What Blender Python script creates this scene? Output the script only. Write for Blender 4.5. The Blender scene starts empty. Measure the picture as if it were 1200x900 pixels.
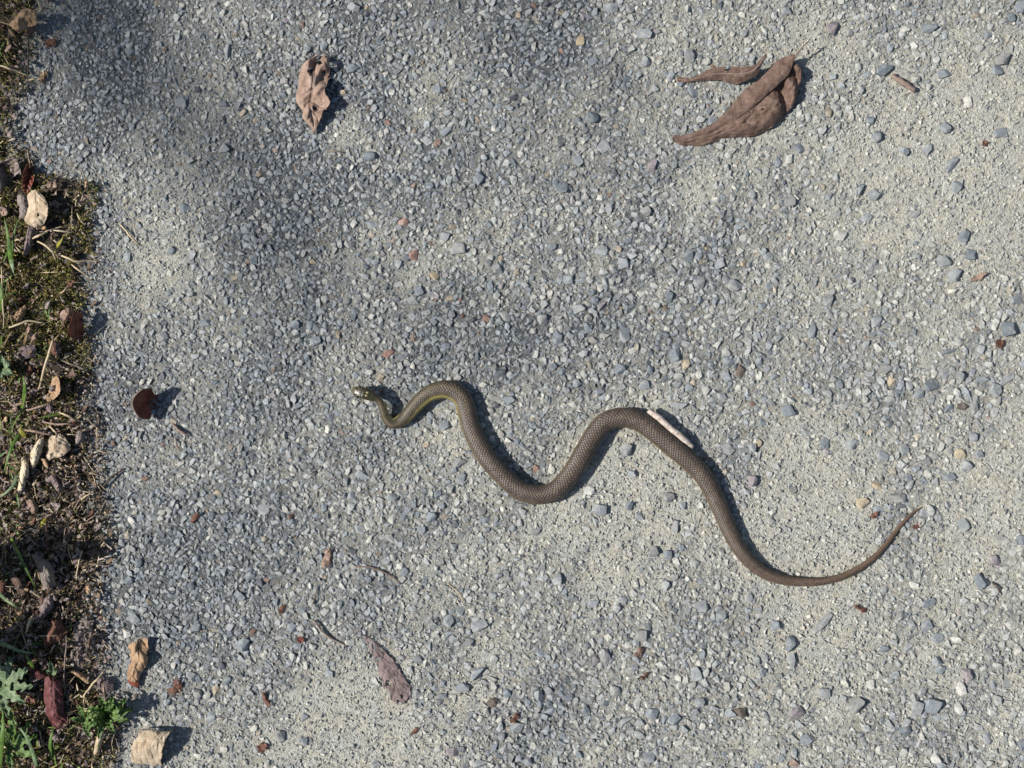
import bpy, bmesh, math, random
import numpy as np
from mathutils import Vector, Matrix

# ------------------------------------------------------------------ camera, world, sun
S = 0.00065            # metres of ground per photograph pixel
H = 1.0                # camera height above the track
SUN_ELEV = math.radians(43)
SUN_AZ = math.radians(2)      # shadows run along +x, a touch towards +y
scene = bpy.context.scene
cam_d = bpy.data.cameras.new("camera"); cam = bpy.data.objects.new("camera", cam_d)
scene.collection.objects.link(cam)
cam.location = (0, 0, H); cam.rotation_euler = (0, 0, 0)
cam_d.sensor_width = 36.0; cam_d.lens = 36.0 * H / (1200 * S)
cam_d.clip_start = 0.02; cam_d.clip_end = 500
scene.camera = cam

world = bpy.data.worlds.new("World"); scene.world = world; world.use_nodes = True
wn = world.node_tree.nodes; wl = world.node_tree.links; wn.clear()
sky = wn.new('ShaderNodeTexSky'); sky.sky_type = 'NISHITA'; sky.sun_disc = False
sky.sun_elevation = SUN_ELEV; sky.sun_rotation = math.radians(-90) - SUN_AZ
bg = wn.new('ShaderNodeBackground'); bg.inputs['Strength'].default_value = 0.062
wo = wn.new('ShaderNodeOutputWorld')
wl.new(sky.outputs[0], bg.inputs[0]); wl.new(bg.outputs[0], wo.inputs[0])

sun_d = bpy.data.lights.new("sun", 'SUN'); sun_d.energy = 4.2; sun_d.angle = math.radians(0.53)
sun_d.color = (1.0, 0.965, 0.915)
sun = bpy.data.objects.new("sun", sun_d); scene.collection.objects.link(sun)
LDIR = Vector((math.cos(SUN_ELEV) * math.cos(SUN_AZ), math.cos(SUN_ELEV) * math.sin(SUN_AZ), -math.sin(SUN_ELEV)))
sun.rotation_euler = LDIR.to_track_quat('-Z', 'Y').to_euler()
sun.location = (-3, 0, 3)

vs = scene.view_settings
vs.view_transform = 'Standard'; vs.look = 'None'; vs.gamma = 1.0; vs.exposure = 0.64
vs.use_curve_mapping = False
scene.render.resolution_x = 1024; scene.render.resolution_y = 768

random.seed(7); rng = np.random.default_rng(11)
COL = scene.collection

# ------------------------------------------------------------------ helpers
def hash2(ix, iy, seed):
    h = (ix.astype(np.int64) * 374761393 + iy.astype(np.int64) * 668265263 + seed * 982451653) & 0xFFFFFFFF
    h = ((h ^ (h >> 13)) * 1274126177) & 0xFFFFFFFF
    h = (h ^ (h >> 16)) & 0xFFFFFFFF
    return h / 2147483648.0 - 1.0
def vnoise(x, y, seed=0):
    x = np.asarray(x, float); y = np.asarray(y, float)
    ix = np.floor(x); iy = np.floor(y); fx = x - ix; fy = y - iy
    fx = fx * fx * (3 - 2 * fx); fy = fy * fy * (3 - 2 * fy)
    a = hash2(ix, iy, seed); b = hash2(ix + 1, iy, seed); c = hash2(ix, iy + 1, seed); d = hash2(ix + 1, iy + 1, seed)
    return (a * (1 - fx) + b * fx) * (1 - fy) + (c * (1 - fx) + d * fx) * fy
def fbm(x, y, o=3, seed=0):
    t = 0; a = 1; n = 0
    for i in range(o):
        t = t + a * vnoise(x * 2 ** i + 13.7 * i, y * 2 ** i - 7.1 * i, seed + i); n += a; a *= 0.5
    return t / n
def sstep(a, b, x):
    t = np.clip((x - a) / (b - a), 0, 1); return t * t * (3 - 2 * t)

def to_px(x, y): return x / S + 600, 450 - y / S
# edge of the verge, photograph px: (y, x)
VB = np.array([(-400, 70), (-40, 58), (0, 50), (30, 43), (60, 35), (100, 28), (150, 16), (180, 22), (203, 44), (216, 108), (240, 112),
               (300, 108), (350, 98), (400, 98), (450, 100), (490, 110), (540, 105), (600, 116), (650, 118), (700, 104),
               (760, 110), (800, 108), (828, 146), (860, 136), (900, 125), (1000, 110), (1400, 110)], float)
def verge_dist(px, py):   # >0 inside the verge, px
    return np.interp(py, VB[:, 0], VB[:, 1]) + 15 * fbm(px / 26, py / 26, 3, 91) - px
def base_h(x, y):
    fade = sstep(0.0, 0.06, np.minimum(0.56 - np.abs(x), 0.44 - np.abs(y)))
    return fade * (0.0022 * fbm(x / 0.22, y / 0.22, 2, 3) + 0.0011 * fbm(x / 0.03, y / 0.03, 2, 5))
def ground_h(x, y):
    return base_h(x, y) + 0.0006 * fbm(x / 0.0075, y / 0.0075, 2, 8) + 0.0006 * np.minimum(vnoise(x / 0.0036, y / 0.0036, 12), .2)
def soil_h(x, y):
    px, py = to_px(np.asarray(x, float), np.asarray(y, float))
    m = sstep(-6, 26, verge_dist(px, py))
    return base_h(x, y) - 0.006 + m * (0.0085 + 0.004 * fbm(x / 0.03, y / 0.03, 3, 41) + 0.002 * fbm(x / 0.006, y / 0.006, 2, 44))
def surf(x, y):
    return float(max(base_h(np.float64(x), np.float64(y)), soil_h(x, y)))
def P(px, py, zmm=0.0):
    """photograph pixel + height above the ground there (mm) -> world"""
    x = (px - 600) * S; y = (450 - py) * S
    z = surf(x, y) + zmm * 0.001
    k = 1 - z / H
    return np.array((x * k, y * k, z))

BLOBS = [(410, 155, 34, .9), (425, 850, 70, .6), (560, 660, 60, .35), (1150, 220, 130, .55), (1180, 560, 130, .45), (1010, 780, 150, .4),
         (720, 560, 90, .35), (270, 110, 55, .3), (930, 520, 80, .45), (970, 640, 60, .4), (190, 300, 60, .35), (960, 130, 110, .35),
         (640, 60, 100, -.45), (520, 390, 110, -.4), (330, 270, 90, -.4), (110, 440, 60, -.3), (200, 640, 130, -.3), (850, 270, 80, -.3),
         (700, 400, 60, -.3), (150, 90, 90, -.5), (870, 565, 40, -.4), (760, 780, 60, -.2), (560, 250, 60, .25), (800, 120, 60, -.1), (590, 780, 80, .2),
         (1160, 480, 60, -.3), (1080, 850, 60, -.3), (460, 560, 60, -.2), (330, 640, 60, -.25)]
def dust(px, py):
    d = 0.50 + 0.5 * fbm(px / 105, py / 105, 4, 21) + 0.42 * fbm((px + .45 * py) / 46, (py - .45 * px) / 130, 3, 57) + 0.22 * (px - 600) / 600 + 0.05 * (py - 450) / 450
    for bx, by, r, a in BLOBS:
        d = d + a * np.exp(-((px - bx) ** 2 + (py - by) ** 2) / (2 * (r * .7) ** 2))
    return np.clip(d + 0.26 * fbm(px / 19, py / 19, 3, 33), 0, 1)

def new_mesh(name, V, F=None, tris=None, cols=None, smooth=False, floats=None):
    me = bpy.data.meshes.new(name)
    V = np.asarray(V, np.float32)
    if tris is None:
        me.from_pydata([tuple(v) for v in V], [], F)
    else:
        T = np.asarray(tris, np.int32); n = T.shape[1]
        me.vertices.add(len(V)); me.vertices.foreach_set('co', V.ravel())
        me.loops.add(T.size); me.loops.foreach_set('vertex_index', T.ravel())
        me.polygons.add(len(T)); me.polygons.foreach_set('loop_start', np.arange(0, T.size, n, dtype=np.int32))
        me.update(calc_edges=True)
    if cols is not None:
        c = np.ones((len(V), 4), np.float32); c[:, :cols.shape[1]] = cols
        at = me.color_attributes.new('col', 'FLOAT_COLOR', 'POINT'); at.data.foreach_set('color', c.ravel())
    if floats:
        for k, a in floats.items():
            at = me.attributes.new(k, 'FLOAT', 'POINT'); at.data.foreach_set('value', np.asarray(a, np.float32))
    me.polygons.foreach_set('use_smooth', np.full(len(me.polygons), bool(smooth)))
    me.validate(); me.update()
    return me
def obj(name, me, mat=None, parent=None):
    if mat is not None and len(me.materials) == 0: me.materials.append(mat)
    o = bpy.data.objects.new(name, me); COL.objects.link(o)
    if parent is not None: o.parent = parent
    return o
def tag(o, label=None, cat=None, group=None, kind=None):
    if label: o['label'] = label
    if cat: o['category'] = cat
    if group: o['group'] = group
    if kind: o['kind'] = kind
    return o
def empty(name, loc):
    o = bpy.data.objects.new(name, None); o.empty_display_size = 0.01; COL.objects.link(o); o.location = loc
    return o
def cr(pts, n):
    """Catmull-Rom through pts (k, d) -> (n, d), uniform in parameter"""
    pts = np.asarray(pts, float); k = len(pts)
    if k == 1: return np.repeat(pts, n, 0)
    ext = np.vstack([2 * pts[:1] - pts[1:2], pts, 2 * pts[-1:] - pts[-2:-1]])
    t = np.linspace(0, k - 1 - 1e-9, n); i = t.astype(int); f = (t - i)
    f = f.reshape((-1,) + (1,) * (pts.ndim - 1))
    p0, p1, p2, p3 = ext[i], ext[i + 1], ext[i + 2], ext[i + 3]
    return 0.5 * (2 * p1 + (p2 - p0) * f + (2 * p0 - 5 * p1 + 4 * p2 - p3) * f ** 2 + (3 * p1 - p0 - 3 * p2 + p3) * f ** 3)

# ------------------------------------------------------------------ materials
def mat_base(name):
    m = bpy.data.materials.new(name); m.use_nodes = True
    nt = m.node_tree; b = nt.nodes['Principled BSDF']
    return m, nt, b
def ramp(nt, stops, interp='LINEAR'):
    r = nt.nodes.new('ShaderNodeValToRGB'); r.color_ramp.interpolation = interp
    e = r.color_ramp.elements
    while len(e) < len(stops): e.new(0.5)
    for i, (p, c) in enumerate(stops): e[i].position = p; e[i].color = (*c, 1)
    return r
def noise(nt, scale, detail=3, rough=0.6, coord=None):
    n = nt.nodes.new('ShaderNodeTexNoise'); n.inputs['Scale'].default_value = scale
    n.inputs['Detail'].default_value = detail; n.inputs['Roughness'].default_value = rough
    if coord is not None: nt.links.new(coord, n.inputs['Vector'])
    return n
def geo_pos(nt): return nt.nodes.new('ShaderNodeNewGeometry').outputs['Position']
def mixc(nt, fac, a, b, mode='MIX'):
    m = nt.nodes.new('ShaderNodeMix'); m.data_type = 'RGBA'; m.blend_type = mode
    for s, v in ((m.inputs[0], fac), (m.inputs[6], a), (m.inputs[7], b)):
        if hasattr(v, 'is_linked'): nt.links.new(v, s)
        elif isinstance(v, tuple): s.default_value = (*v, 1)
        else: s.default_value = v
    return m.outputs[2]
def bump(nt, b, h, strength, dist):
    n = nt.nodes.new('ShaderNodeBump'); n.inputs['Strength'].default_value = strength; n.inputs['Distance'].default_value = dist
    nt.links.new(h, n.inputs['Height']); nt.links.new(n.outputs[0], b.inputs['Normal'])

def m_track():
    m, nt, b = mat_base('compacted_gravel')
    pos = geo_pos(nt)
    at = nt.nodes.new('ShaderNodeAttribute'); at.attribute_name = 'dust'
    n1 = noise(nt, 420, 4, .7, pos); n2 = noise(nt, 1300, 2, .6, pos); n3 = noise(nt, 60, 3, .6, pos)
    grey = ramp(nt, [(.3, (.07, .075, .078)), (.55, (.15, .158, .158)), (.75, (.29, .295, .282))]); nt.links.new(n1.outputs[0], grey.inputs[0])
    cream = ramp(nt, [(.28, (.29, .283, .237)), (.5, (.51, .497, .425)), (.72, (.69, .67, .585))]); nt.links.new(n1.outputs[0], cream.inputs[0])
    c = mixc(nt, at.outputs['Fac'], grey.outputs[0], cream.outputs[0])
    sp = ramp(nt, [(.33, (.42, .42, .42)), (.48, (1, 1, 1)), (.66, (1, 1, 1)), (.78, (1.3, 1.28, 1.2))]); nt.links.new(n2.outputs[0], sp.inputs[0])
    c = mixc(nt, .8, c, sp.outputs[0], 'MULTIPLY')
    tint = ramp(nt, [(.35, (.93, .97, 1.04)), (.65, (1.05, 1.0, .92))]); nt.links.new(n3.outputs[0], tint.inputs[0])
    c = mixc(nt, .7, c, tint.outputs[0], 'MULTIPLY')
    nt.links.new(c, b.inputs['Base Color']); b.inputs['Roughness'].default_value = .93; b.inputs['Specular IOR Level'].default_value = .15
    add = nt.nodes.new('ShaderNodeMath'); add.operation = 'ADD'; nt.links.new(n1.outputs[0], add.inputs[0]); nt.links.new(n2.outputs[0], add.inputs[1])
    bump(nt, b, add.outputs[0], 1.0, .0019)
    return m
def m_far():
    m, nt, b = mat_base('far_gravel')
    pos = geo_pos(nt)
    n1 = noise(nt, 150, 5, .75, pos)
    g = ramp(nt, [(.3, (.12, .125, .125)), (.5, (.27, .265, .235)), (.7, (.42, .40, .34))]); nt.links.new(n1.outputs[0], g.inputs[0])
    nt.links.new(g.outputs[0], b.inputs['Base Color']); b.inputs['Roughness'].default_value = .95
    bump(nt, b, n1.outputs[0], 1, .004)
    return m
def m_attr(name, rough=.85, spec=.2, bs=700, bd=.0005, var=.35, nscale=500):
    """colour from the 'col' attribute with fine grain"""
    m, nt, b = mat_base(name)
    at = nt.nodes.new('ShaderNodeAttribute'); at.attribute_name = 'col'
    pos = geo_pos(nt); n = noise(nt, nscale, 3, .65, pos)
    r = ramp(nt, [(.3, (1 - var,) * 3), (.7, (1 + var * .6,) * 3)]); nt.links.new(n.outputs[0], r.inputs[0])
    nt.links.new(mixc(nt, 1.0, at.outputs['Color'], r.outputs[0], 'MULTIPLY'), b.inputs['Base Color'])
    b.inputs['Roughness'].default_value = rough; b.inputs['Specular IOR Level'].default_value = spec
    n2 = noise(nt, bs, 2, .6, pos); bump(nt, b, n2.outputs[0], .6, bd)
    return m
def m_stone(name, stops, rough=.8):
    m, nt, b = mat_base(name)
    oi = nt.nodes.new('ShaderNodeObjectInfo')
    r = ramp(nt, stops); nt.links.new(oi.outputs['Random'], r.inputs[0])
    pos = geo_pos(nt); n = noise(nt, 330, 4, .7, pos)
    v = ramp(nt, [(.3, (.68, .68, .70)), (.7, (1.22, 1.2, 1.14))]); nt.links.new(n.outputs[0], v.inputs[0])
    c = mixc(nt, 1.0, r.outputs[0], v.outputs[0], 'MULTIPLY')
    # dry dust clinging in blotches
    n2 = noise(nt, 190, 4, .7, pos); f = ramp(nt, [(.52, (0, 0, 0)), (.72, (.6, .6, .6))]); nt.links.new(n2.outputs[0], f.inputs[0])
    c = mixc(nt, f.outputs[0], c, (.40, .385, .32))
    nt.links.new(c, b.inputs['Base Color']); b.inputs['Roughness'].default_value = rough; b.inputs['Specular IOR Level'].default_value = .3
    n3 = noise(nt, 900, 3, .7, pos); bump(nt, b, n3.outputs[0], .7, .0006)
    return m
def m_leaf(name, dark, mid, light, rough=.75, scale=110, spec=.25, under=None):
    m, nt, b = mat_base(name)
    pos = geo_pos(nt)
    n = noise(nt, scale, 5, .7, pos)
    r = ramp(nt, [(.3, dark), (.5, mid), (.72, light)]); nt.links.new(n.outputs[0], r.inputs[0])
    n2 = noise(nt, 900, 3, .7, pos); v = ramp(nt, [(.32, (.62, .6, .58)), (.6, (1.1, 1.1, 1.1))]); nt.links.new(n2.outputs[0], v.inputs[0])
    c = mixc(nt, .8, r.outputs[0], v.outputs[0], 'MULTIPLY')
    nt.links.new(c, b.inputs['Base Color']); b.inputs['Roughness'].default_value = rough; b.inputs['Specular IOR Level'].default_value = spec
    bump(nt, b, n2.outputs[0], .5, .0007)
    return m
def m_snake():
    m, nt, b = mat_base('snake_skin')
    at = nt.nodes.new('ShaderNodeAttribute'); at.attribute_name = 'col'
    gl = nt.nodes.new('ShaderNodeAttribute'); gl.attribute_name = 'gloss'
    pos = geo_pos(nt); n = noise(nt, 240, 3, .6, pos)
    r = ramp(nt, [(.3, (.82, .82, .82)), (.7, (1.15, 1.15, 1.12))]); nt.links.new(n.outputs[0], r.inputs[0])
    nt.links.new(mixc(nt, 1.0, at.outputs['Color'], r.outputs[0], 'MULTIPLY'), b.inputs['Base Color'])
    nt.links.new(gl.outputs['Fac'], b.inputs['Roughness']); b.inputs['Specular IOR Level'].default_value = .42
    return m
def m_plain(name, col, rough=.6, spec=.4):
    m, nt, b = mat_base(name)
    pos = geo_pos(nt); n = noise(nt, 700, 2, .6, pos)
    r = ramp(nt, [(.3, tuple(c * .75 for c in col)), (.7, tuple(min(1, c * 1.2) for c in col))]); nt.links.new(n.outputs[0], r.inputs[0])
    nt.links.new(r.outputs[0], b.inputs['Base Color']); b.inputs['Roughness'].default_value = rough; b.inputs['Specular IOR Level'].default_value = spec
    return m

M = dict(
    track=m_track(), far=m_far(),
    gravel=m_attr('gravel_chips', .88, .2), litter=m_attr('litter', .85, .15), moss=m_attr('moss', .8, .2, var=.3),
    bluestone=m_stone('blue_grey_stone', [(0, (.15, .172, .192)), (.35, (.205, .227, .245)), (.7, (.26, .275, .282)), (1, (.215, .215, .208))]),
    palestone=m_stone('pale_stone', [(0, (.42, .41, .37)), (1, (.50, .49, .46))]),
    tanstone=m_stone('tan_stone', [(0, (.36, .29, .19)), (1, (.42, .36, .26))]),
    redstone=m_stone('rust_stone', [(0, (.25, .14, .11)), (1, (.32, .21, .17))]),
    darkstone=m_stone('dark_stone', [(0, (.10, .085, .07)), (1, (.13, .10, .085))]),
    purplestone=m_stone('purple_stone', [(0, (.19, .168, .18)), (1, (.235, .205, .218))]),
    snake=m_snake(),
    brown=m_leaf('brown_leaf', (.075, .046, .034), (.135, .087, .066), (.205, .14, .11), .7, 200),
    tan=m_leaf('tan_leaf', (.20, .12, .07), (.34, .22, .13), (.46, .33, .21)),
    beige=m_leaf('beige_leaf', (.30, .22, .14), (.43, .34, .235), (.54, .45, .33)),
    cream=m_leaf('cream_leaf', (.36, .28, .18), (.52, .44, .31), (.62, .55, .42)),
    grey=m_leaf('grey_leaf', (.10, .08, .07), (.20, .165, .145), (.33, .28, .25)),
    mauve=m_leaf('mauve_leaf', (.10, .075, .07), (.18, .135, .128), (.28, .225, .21)),
    red=m_leaf('red_leaf', (.07, .018, .012), (.14, .034, .02), (.26, .08, .04), .45, 140, .45),
    crimson=m_leaf('crimson_leaf', (.05, .016, .016), (.11, .036, .035), (.20, .09, .085), .6),
    rust=m_leaf('rust_leaf', (.07, .032, .02), (.13, .06, .04), (.22, .12, .08), .7, 220),
    pink=m_leaf('pink_leaf', (.14, .09, .065), (.27, .185, .14), (.40, .295, .235)),
    straw=m_plain('straw', (.46, .36, .22), .6), twig=m_plain('twig_bark', (.15, .105, .08), .8),
    darktwig=m_plain('dark_twig', (.06, .045, .035), .8), whitestick=m_leaf('bleached_wood', (.24, .18, .14), (.50, .42, .36), (.66, .59, .53), .6, 330),
    pinktwig=m_plain('pink_twig', (.20, .145, .12), .7),
    green=m_leaf('green_leaf', (.035, .07, .012), (.075, .14, .02), (.13, .21, .045), .5, 130, .4),
    palegreen=m_leaf('pale_green_leaf', (.07, .11, .05), (.14, .20, .10), (.24, .30, .18), .55, 130, .35),
    grass=m_attr('grass', .5, .4, var=.25), olive=m_leaf('olive_leaf', (.12, .11, .02), (.22, .20, .03), (.33, .29, .05), .5),
    eye=m_plain('snake_eye', (.006, .005, .004), .08, .6), iris=m_plain('snake_iris', (.16, .10, .03), .2), nostril=m_plain('nostril', (.01, .008, .006), .5),
    bark=m_plain('tree_bark', (.12, .10, .085), .9, .1),
)

# ------------------------------------------------------------------ setting: far ground, track, verge soil
def grid_tris(nx, ny):
    i = np.arange(nx * ny).reshape(ny, nx)
    return np.stack([i[:-1, :-1], i[:-1, 1:], i[1:, 1:], i[1:, :-1]], -1).reshape(-1, 4)
def far_ground():
    V = [(-60, -60, -.012), (60, -60, -.012), (60, 60, -.012), (-60, 60, -.012)]
    o = obj('ground', new_mesh('ground', V, [(0, 1, 2, 3)]), M['far']); tag(o, kind='structure')
far_ground()
nx, ny = 520, 405
gx = np.linspace(-.56, .56, nx); gy = np.linspace(-.44, .44, ny)
X, Y = np.meshgrid(gx, gy); X = X.ravel(); Y = Y.ravel()
pxx, pyy = to_px(X, Y)
edge = np.minimum(.56 - np.abs(X), .44 - np.abs(Y))
Z = ground_h(X, Y) - .016 * (1 - sstep(0, .012, edge))
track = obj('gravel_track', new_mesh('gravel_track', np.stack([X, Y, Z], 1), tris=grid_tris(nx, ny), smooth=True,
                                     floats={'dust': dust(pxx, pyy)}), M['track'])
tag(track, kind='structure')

def m_soil():
    m, nt, b = mat_base('verge_soil'); pos = geo_pos(nt)
    n = noise(nt, 160, 5, .75, pos)
    r = ramp(nt, [(.3, (.012, .009, .006)), (.5, (.045, .034, .022)), (.7, (.13, .10, .07))]); nt.links.new(n.outputs[0], r.inputs[0])
    nt.links.new(r.outputs[0], b.inputs['Base Color']); b.inputs['Roughness'].default_value = .95
    bump(nt, b, n.outputs[0], 1, .003); return m
nx2, ny2 = 180, 400
gx = np.linspace(-.70, -.27, nx2); gy = np.linspace(-.44, .44, ny2)
X, Y = np.meshgrid(gx, gy); X = X.ravel(); Y = Y.ravel()
soil = obj('verge_soil', new_mesh('verge_soil', np.stack([X, Y, soil_h(X, Y)], 1), tris=grid_tris(nx2, ny2), smooth=True), m_soil())
tag(soil, kind='structure')

# ------------------------------------------------------------------ stones
def hull_proto(npts, seed, flat=.62, jag=.25):
    r = random.Random(seed); bm = bmesh.new()
    sx, sy = r.uniform(.85, 1.15), r.uniform(.75, 1.0)
    for i in range(npts):
        while True:
            v = Vector((r.gauss(0, 1), r.gauss(0, 1), r.gauss(0, 1)))
            if v.length > .1: break
        v.normalize(); v *= r.uniform(1 - jag, 1.0)
        # chip towards a boxy outline
        mx = max(abs(v.x), abs(v.y), abs(v.z)); v = v * (1 - .35) + (v / mx) * .35 * .8
        bm.verts.new((v.x * sx, v.y * sy, v.z * flat))
    ret = bmesh.ops.convex_hull(bm, input=bm.verts)
    bmesh.ops.delete(bm, geom=[g for g in ret['geom_interior'] if isinstance(g, bmesh.types.BMVert)], context='VERTS')
    bmesh.ops.triangulate(bm, faces=bm.faces)
    bm.verts.ensure_lookup_table()
    V = np.array([v.co[:] for v in bm.verts]); F = np.array([[v.index for v in f.verts] for f in bm.faces]); bm.verts.index_update()
    F = np.array([[v.index for v in f.verts] for f in bm.faces]); bm.free()
    V -= (V.max(0) + V.min(0)) / 2; V[:, 0] /= np.abs(V[:, 0]).max(); V[:, 1] /= np.abs(V[:, 1]).max(); V[:, 2] *= flat * .9 / np.abs(V[:, 2]).max()
    return V, F

# traced pebbles: px, py, length, width, angle (deg, image, counter-clockwise), kind
PEB = [(1020,141,10,11,90,'b'),(1026,161,13,14,0,'b'),(1167,82,14,15,30,'b'),(1106,150,15,12,-20,'b'),(1087,174,14,9,50,'b'),(1058,178,11,10,0,'b'),
(1115,194,20,10,60,'b'),(1121,220,14,14,0,'b'),(1025,228,19,13,10,'b'),(1008,222,15,8,60,'b'),(984,276,15,12,0,'p'),(1119,323,16,15,20,'b'),(1105,306,17,12,0,'b'),
(1072,251,12,9,20,'b'),(1129,277,17,11,60,'b'),(1172,155,17,11,0,'b'),(1035,82,20,12,35,'b'),(1108,86,20,10,10,'b'),(1190,350,14,11,0,'b'),(970,352,13,14,0,'b'),
(1150,679,17,19,20,'b'),(1088,706,17,10,15,'b'),(1086,733,15,13,0,'b'),(963,731,32,8,48,'b'),(1096,747,17,11,10,'b'),(1003,826,20,15,30,'b'),(1035,760,14,8,0,'b'),
(926,754,13,18,0,'b'),(927,774,10,18,0,'b'),(946,866,19,13,0,'b'),(1060,856,14,12,0,'b'),(1098,774,13,10,0,'b'),(1101,784,13,10,40,'b'),(1092,826,20,18,0,'b'),
(1133,790,11,16,20,'u'),(933,835,17,14,30,'u'),(1157,763,10,8,0,'b'),(908,733,12,11,0,'b'),(1074,828,14,18,0,'b'),(965,812,14,12,0,'b'),
(653,678,11,13,0,'b'),(562,733,19,14,10,'b'),(526,727,12,14,0,'b'),(549,752,12,10,0,'b'),(766,646,13,12,0,'b'),(782,650,10,11,0,'b'),(780,686,11,12,0,'b'),
(752,744,14,15,20,'b'),(708,768,12,17,20,'b'),(541,805,17,11,-10,'b'),(560,790,15,16,0,'b'),(606,852,17,11,0,'b'),(577,823,13,11,0,'d'),(735,845,15,9,0,'b'),
(791,843,14,12,0,'b'),(720,809,12,15,20,'b'),(820,823,12,11,0,'b'),(815,789,13,16,20,'b'),(845,722,13,12,0,'b'),(866,835,14,12,0,'d'),(632,815,11,13,30,'b'),(686,832,10,12,0,'b'),
(659,220,12,12,0,'b'),(713,244,12,11,0,'b'),(757,248,14,11,10,'b'),(730,309,12,14,0,'b'),(653,396,11,20,0,'b'),(678,362,15,10,10,'b'),(706,359,10,11,0,'u'),(790,415,12,20,0,'b'),
(804,427,9,11,0,'t'),(861,336,17,13,-30,'b'),(843,309,13,14,0,'b'),(806,300,12,15,10,'b'),(821,331,15,13,30,'b'),(872,308,9,9,0,'t'),(705,293,15,11,-10,'b'),(925,235,15,12,0,'b'),
(951,389,10,16,0,'b'),(732,392,15,17,30,'b'),(726,432,15,12,0,'b'),(676,449,10,10,0,'b'),(795,475,20,8,0,'b'),(867,435,9,16,0,'d'),
(537,292,19,13,-10,'b'),(583,315,12,13,0,'b'),(491,341,11,12,0,'b'),(484,352,13,11,0,'b'),(522,277,11,10,0,'b'),(467,310,10,11,0,'b'),(473,261,11,10,20,'r'),(485,299,12,12,0,'r'),
(575,337,8,15,10,'b'),(536,250,9,10,0,'b'),(509,323,10,8,-30,'t'),(455,415,14,9,10,'r'),
(1090,450,18,16,20,'b'),(1036,432,15,13,0,'b'),(1113,412,22,7,0,'b'),(1149,410,11,12,0,'b'),(1165,457,15,16,20,'b'),(1180,444,20,8,35,'b'),(1125,441,13,12,0,'b'),(1128,476,15,9,0,'d'),
(1140,512,11,11,0,'b'),(1147,532,11,9,0,'b'),(1112,559,15,10,0,'b'),(1050,583,20,11,-10,'b'),(1027,376,13,15,0,'b'),(1128,615,12,14,30,'b'),(1180,386,18,18,30,'b'),(1004,447,12,8,20,'b'),
(1150,445,15,8,0,'b'),(1141,476,8,18,0,'b'),
(520,499,12,9,20,'b'),(533,495,9,7,20,'p'),(541,562,14,12,30,'b'),(538,541,15,11,30,'b'),(531,550,10,10,0,'b'),(460,583,12,9,-20,'b'),(505,605,15,11,10,'b'),(565,598,13,10,20,'b'),
(573,491,10,7,-30,'p'),(577,514,9,7,-20,'p'),(647,430,10,9,20,'b'),(597,469,12,10,10,'b'),
(735,527,14,15,20,'b'),(771,472,19,8,10,'p'),(740,556,10,10,0,'b'),(784,583,12,12,-30,'b'),(702,597,17,13,-10,'b'),(791,617,10,15,0,'b'),(690,575,13,11,0,'p'),(880,525,11,11,0,'b'),
(881,563,14,13,20,'u'),(888,519,8,9,0,'t'),(845,464,13,9,-30,'b'),(737,593,10,10,0,'b'),(798,593,10,9,0,'b'),
(420,352,10,9,0,'b'),(362,258,10,9,0,'b'),(240,378,13,10,0,'b'),(297,303,9,13,0,'b'),(370,400,13,11,0,'b'),(286,755,17,16,20,'b'),(232,812,11,10,0,'b'),(281,698,13,10,-20,'b'),
(163,660,9,11,0,'b'),(410,752,11,8,0,'p'),(150,742,10,10,0,'p'),(230,735,12,9,20,'b'),(268,62,9,17,20,'b'),(380,55,9,12,0,'b'),(415,9,14,11,0,'b'),(413,80,15,10,10,'b'),(433,183,17,10,0,'b'),
(755,40,17,11,0,'b'),(680,47,10,12,0,'t'),(694,139,15,13,-30,'b'),(677,188,11,14,30,'b'),(656,166,14,12,0,'b'),(807,66,11,16,10,'b'),(715,10,17,11,0,'b'),(786,90,10,14,0,'b'),
(975,33,13,17,-10,'u'),(921,14,12,10,-40,'b'),(1088,34,18,10,10,'b'),(1175,70,18,13,20,'b'),(1195,8,16,16,0,'b'),(935,95,14,9,0,'b')]
KM = dict(b='bluestone', p='palestone', t='tanstone', r='redstone', d='darkstone', u='purplestone')
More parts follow.
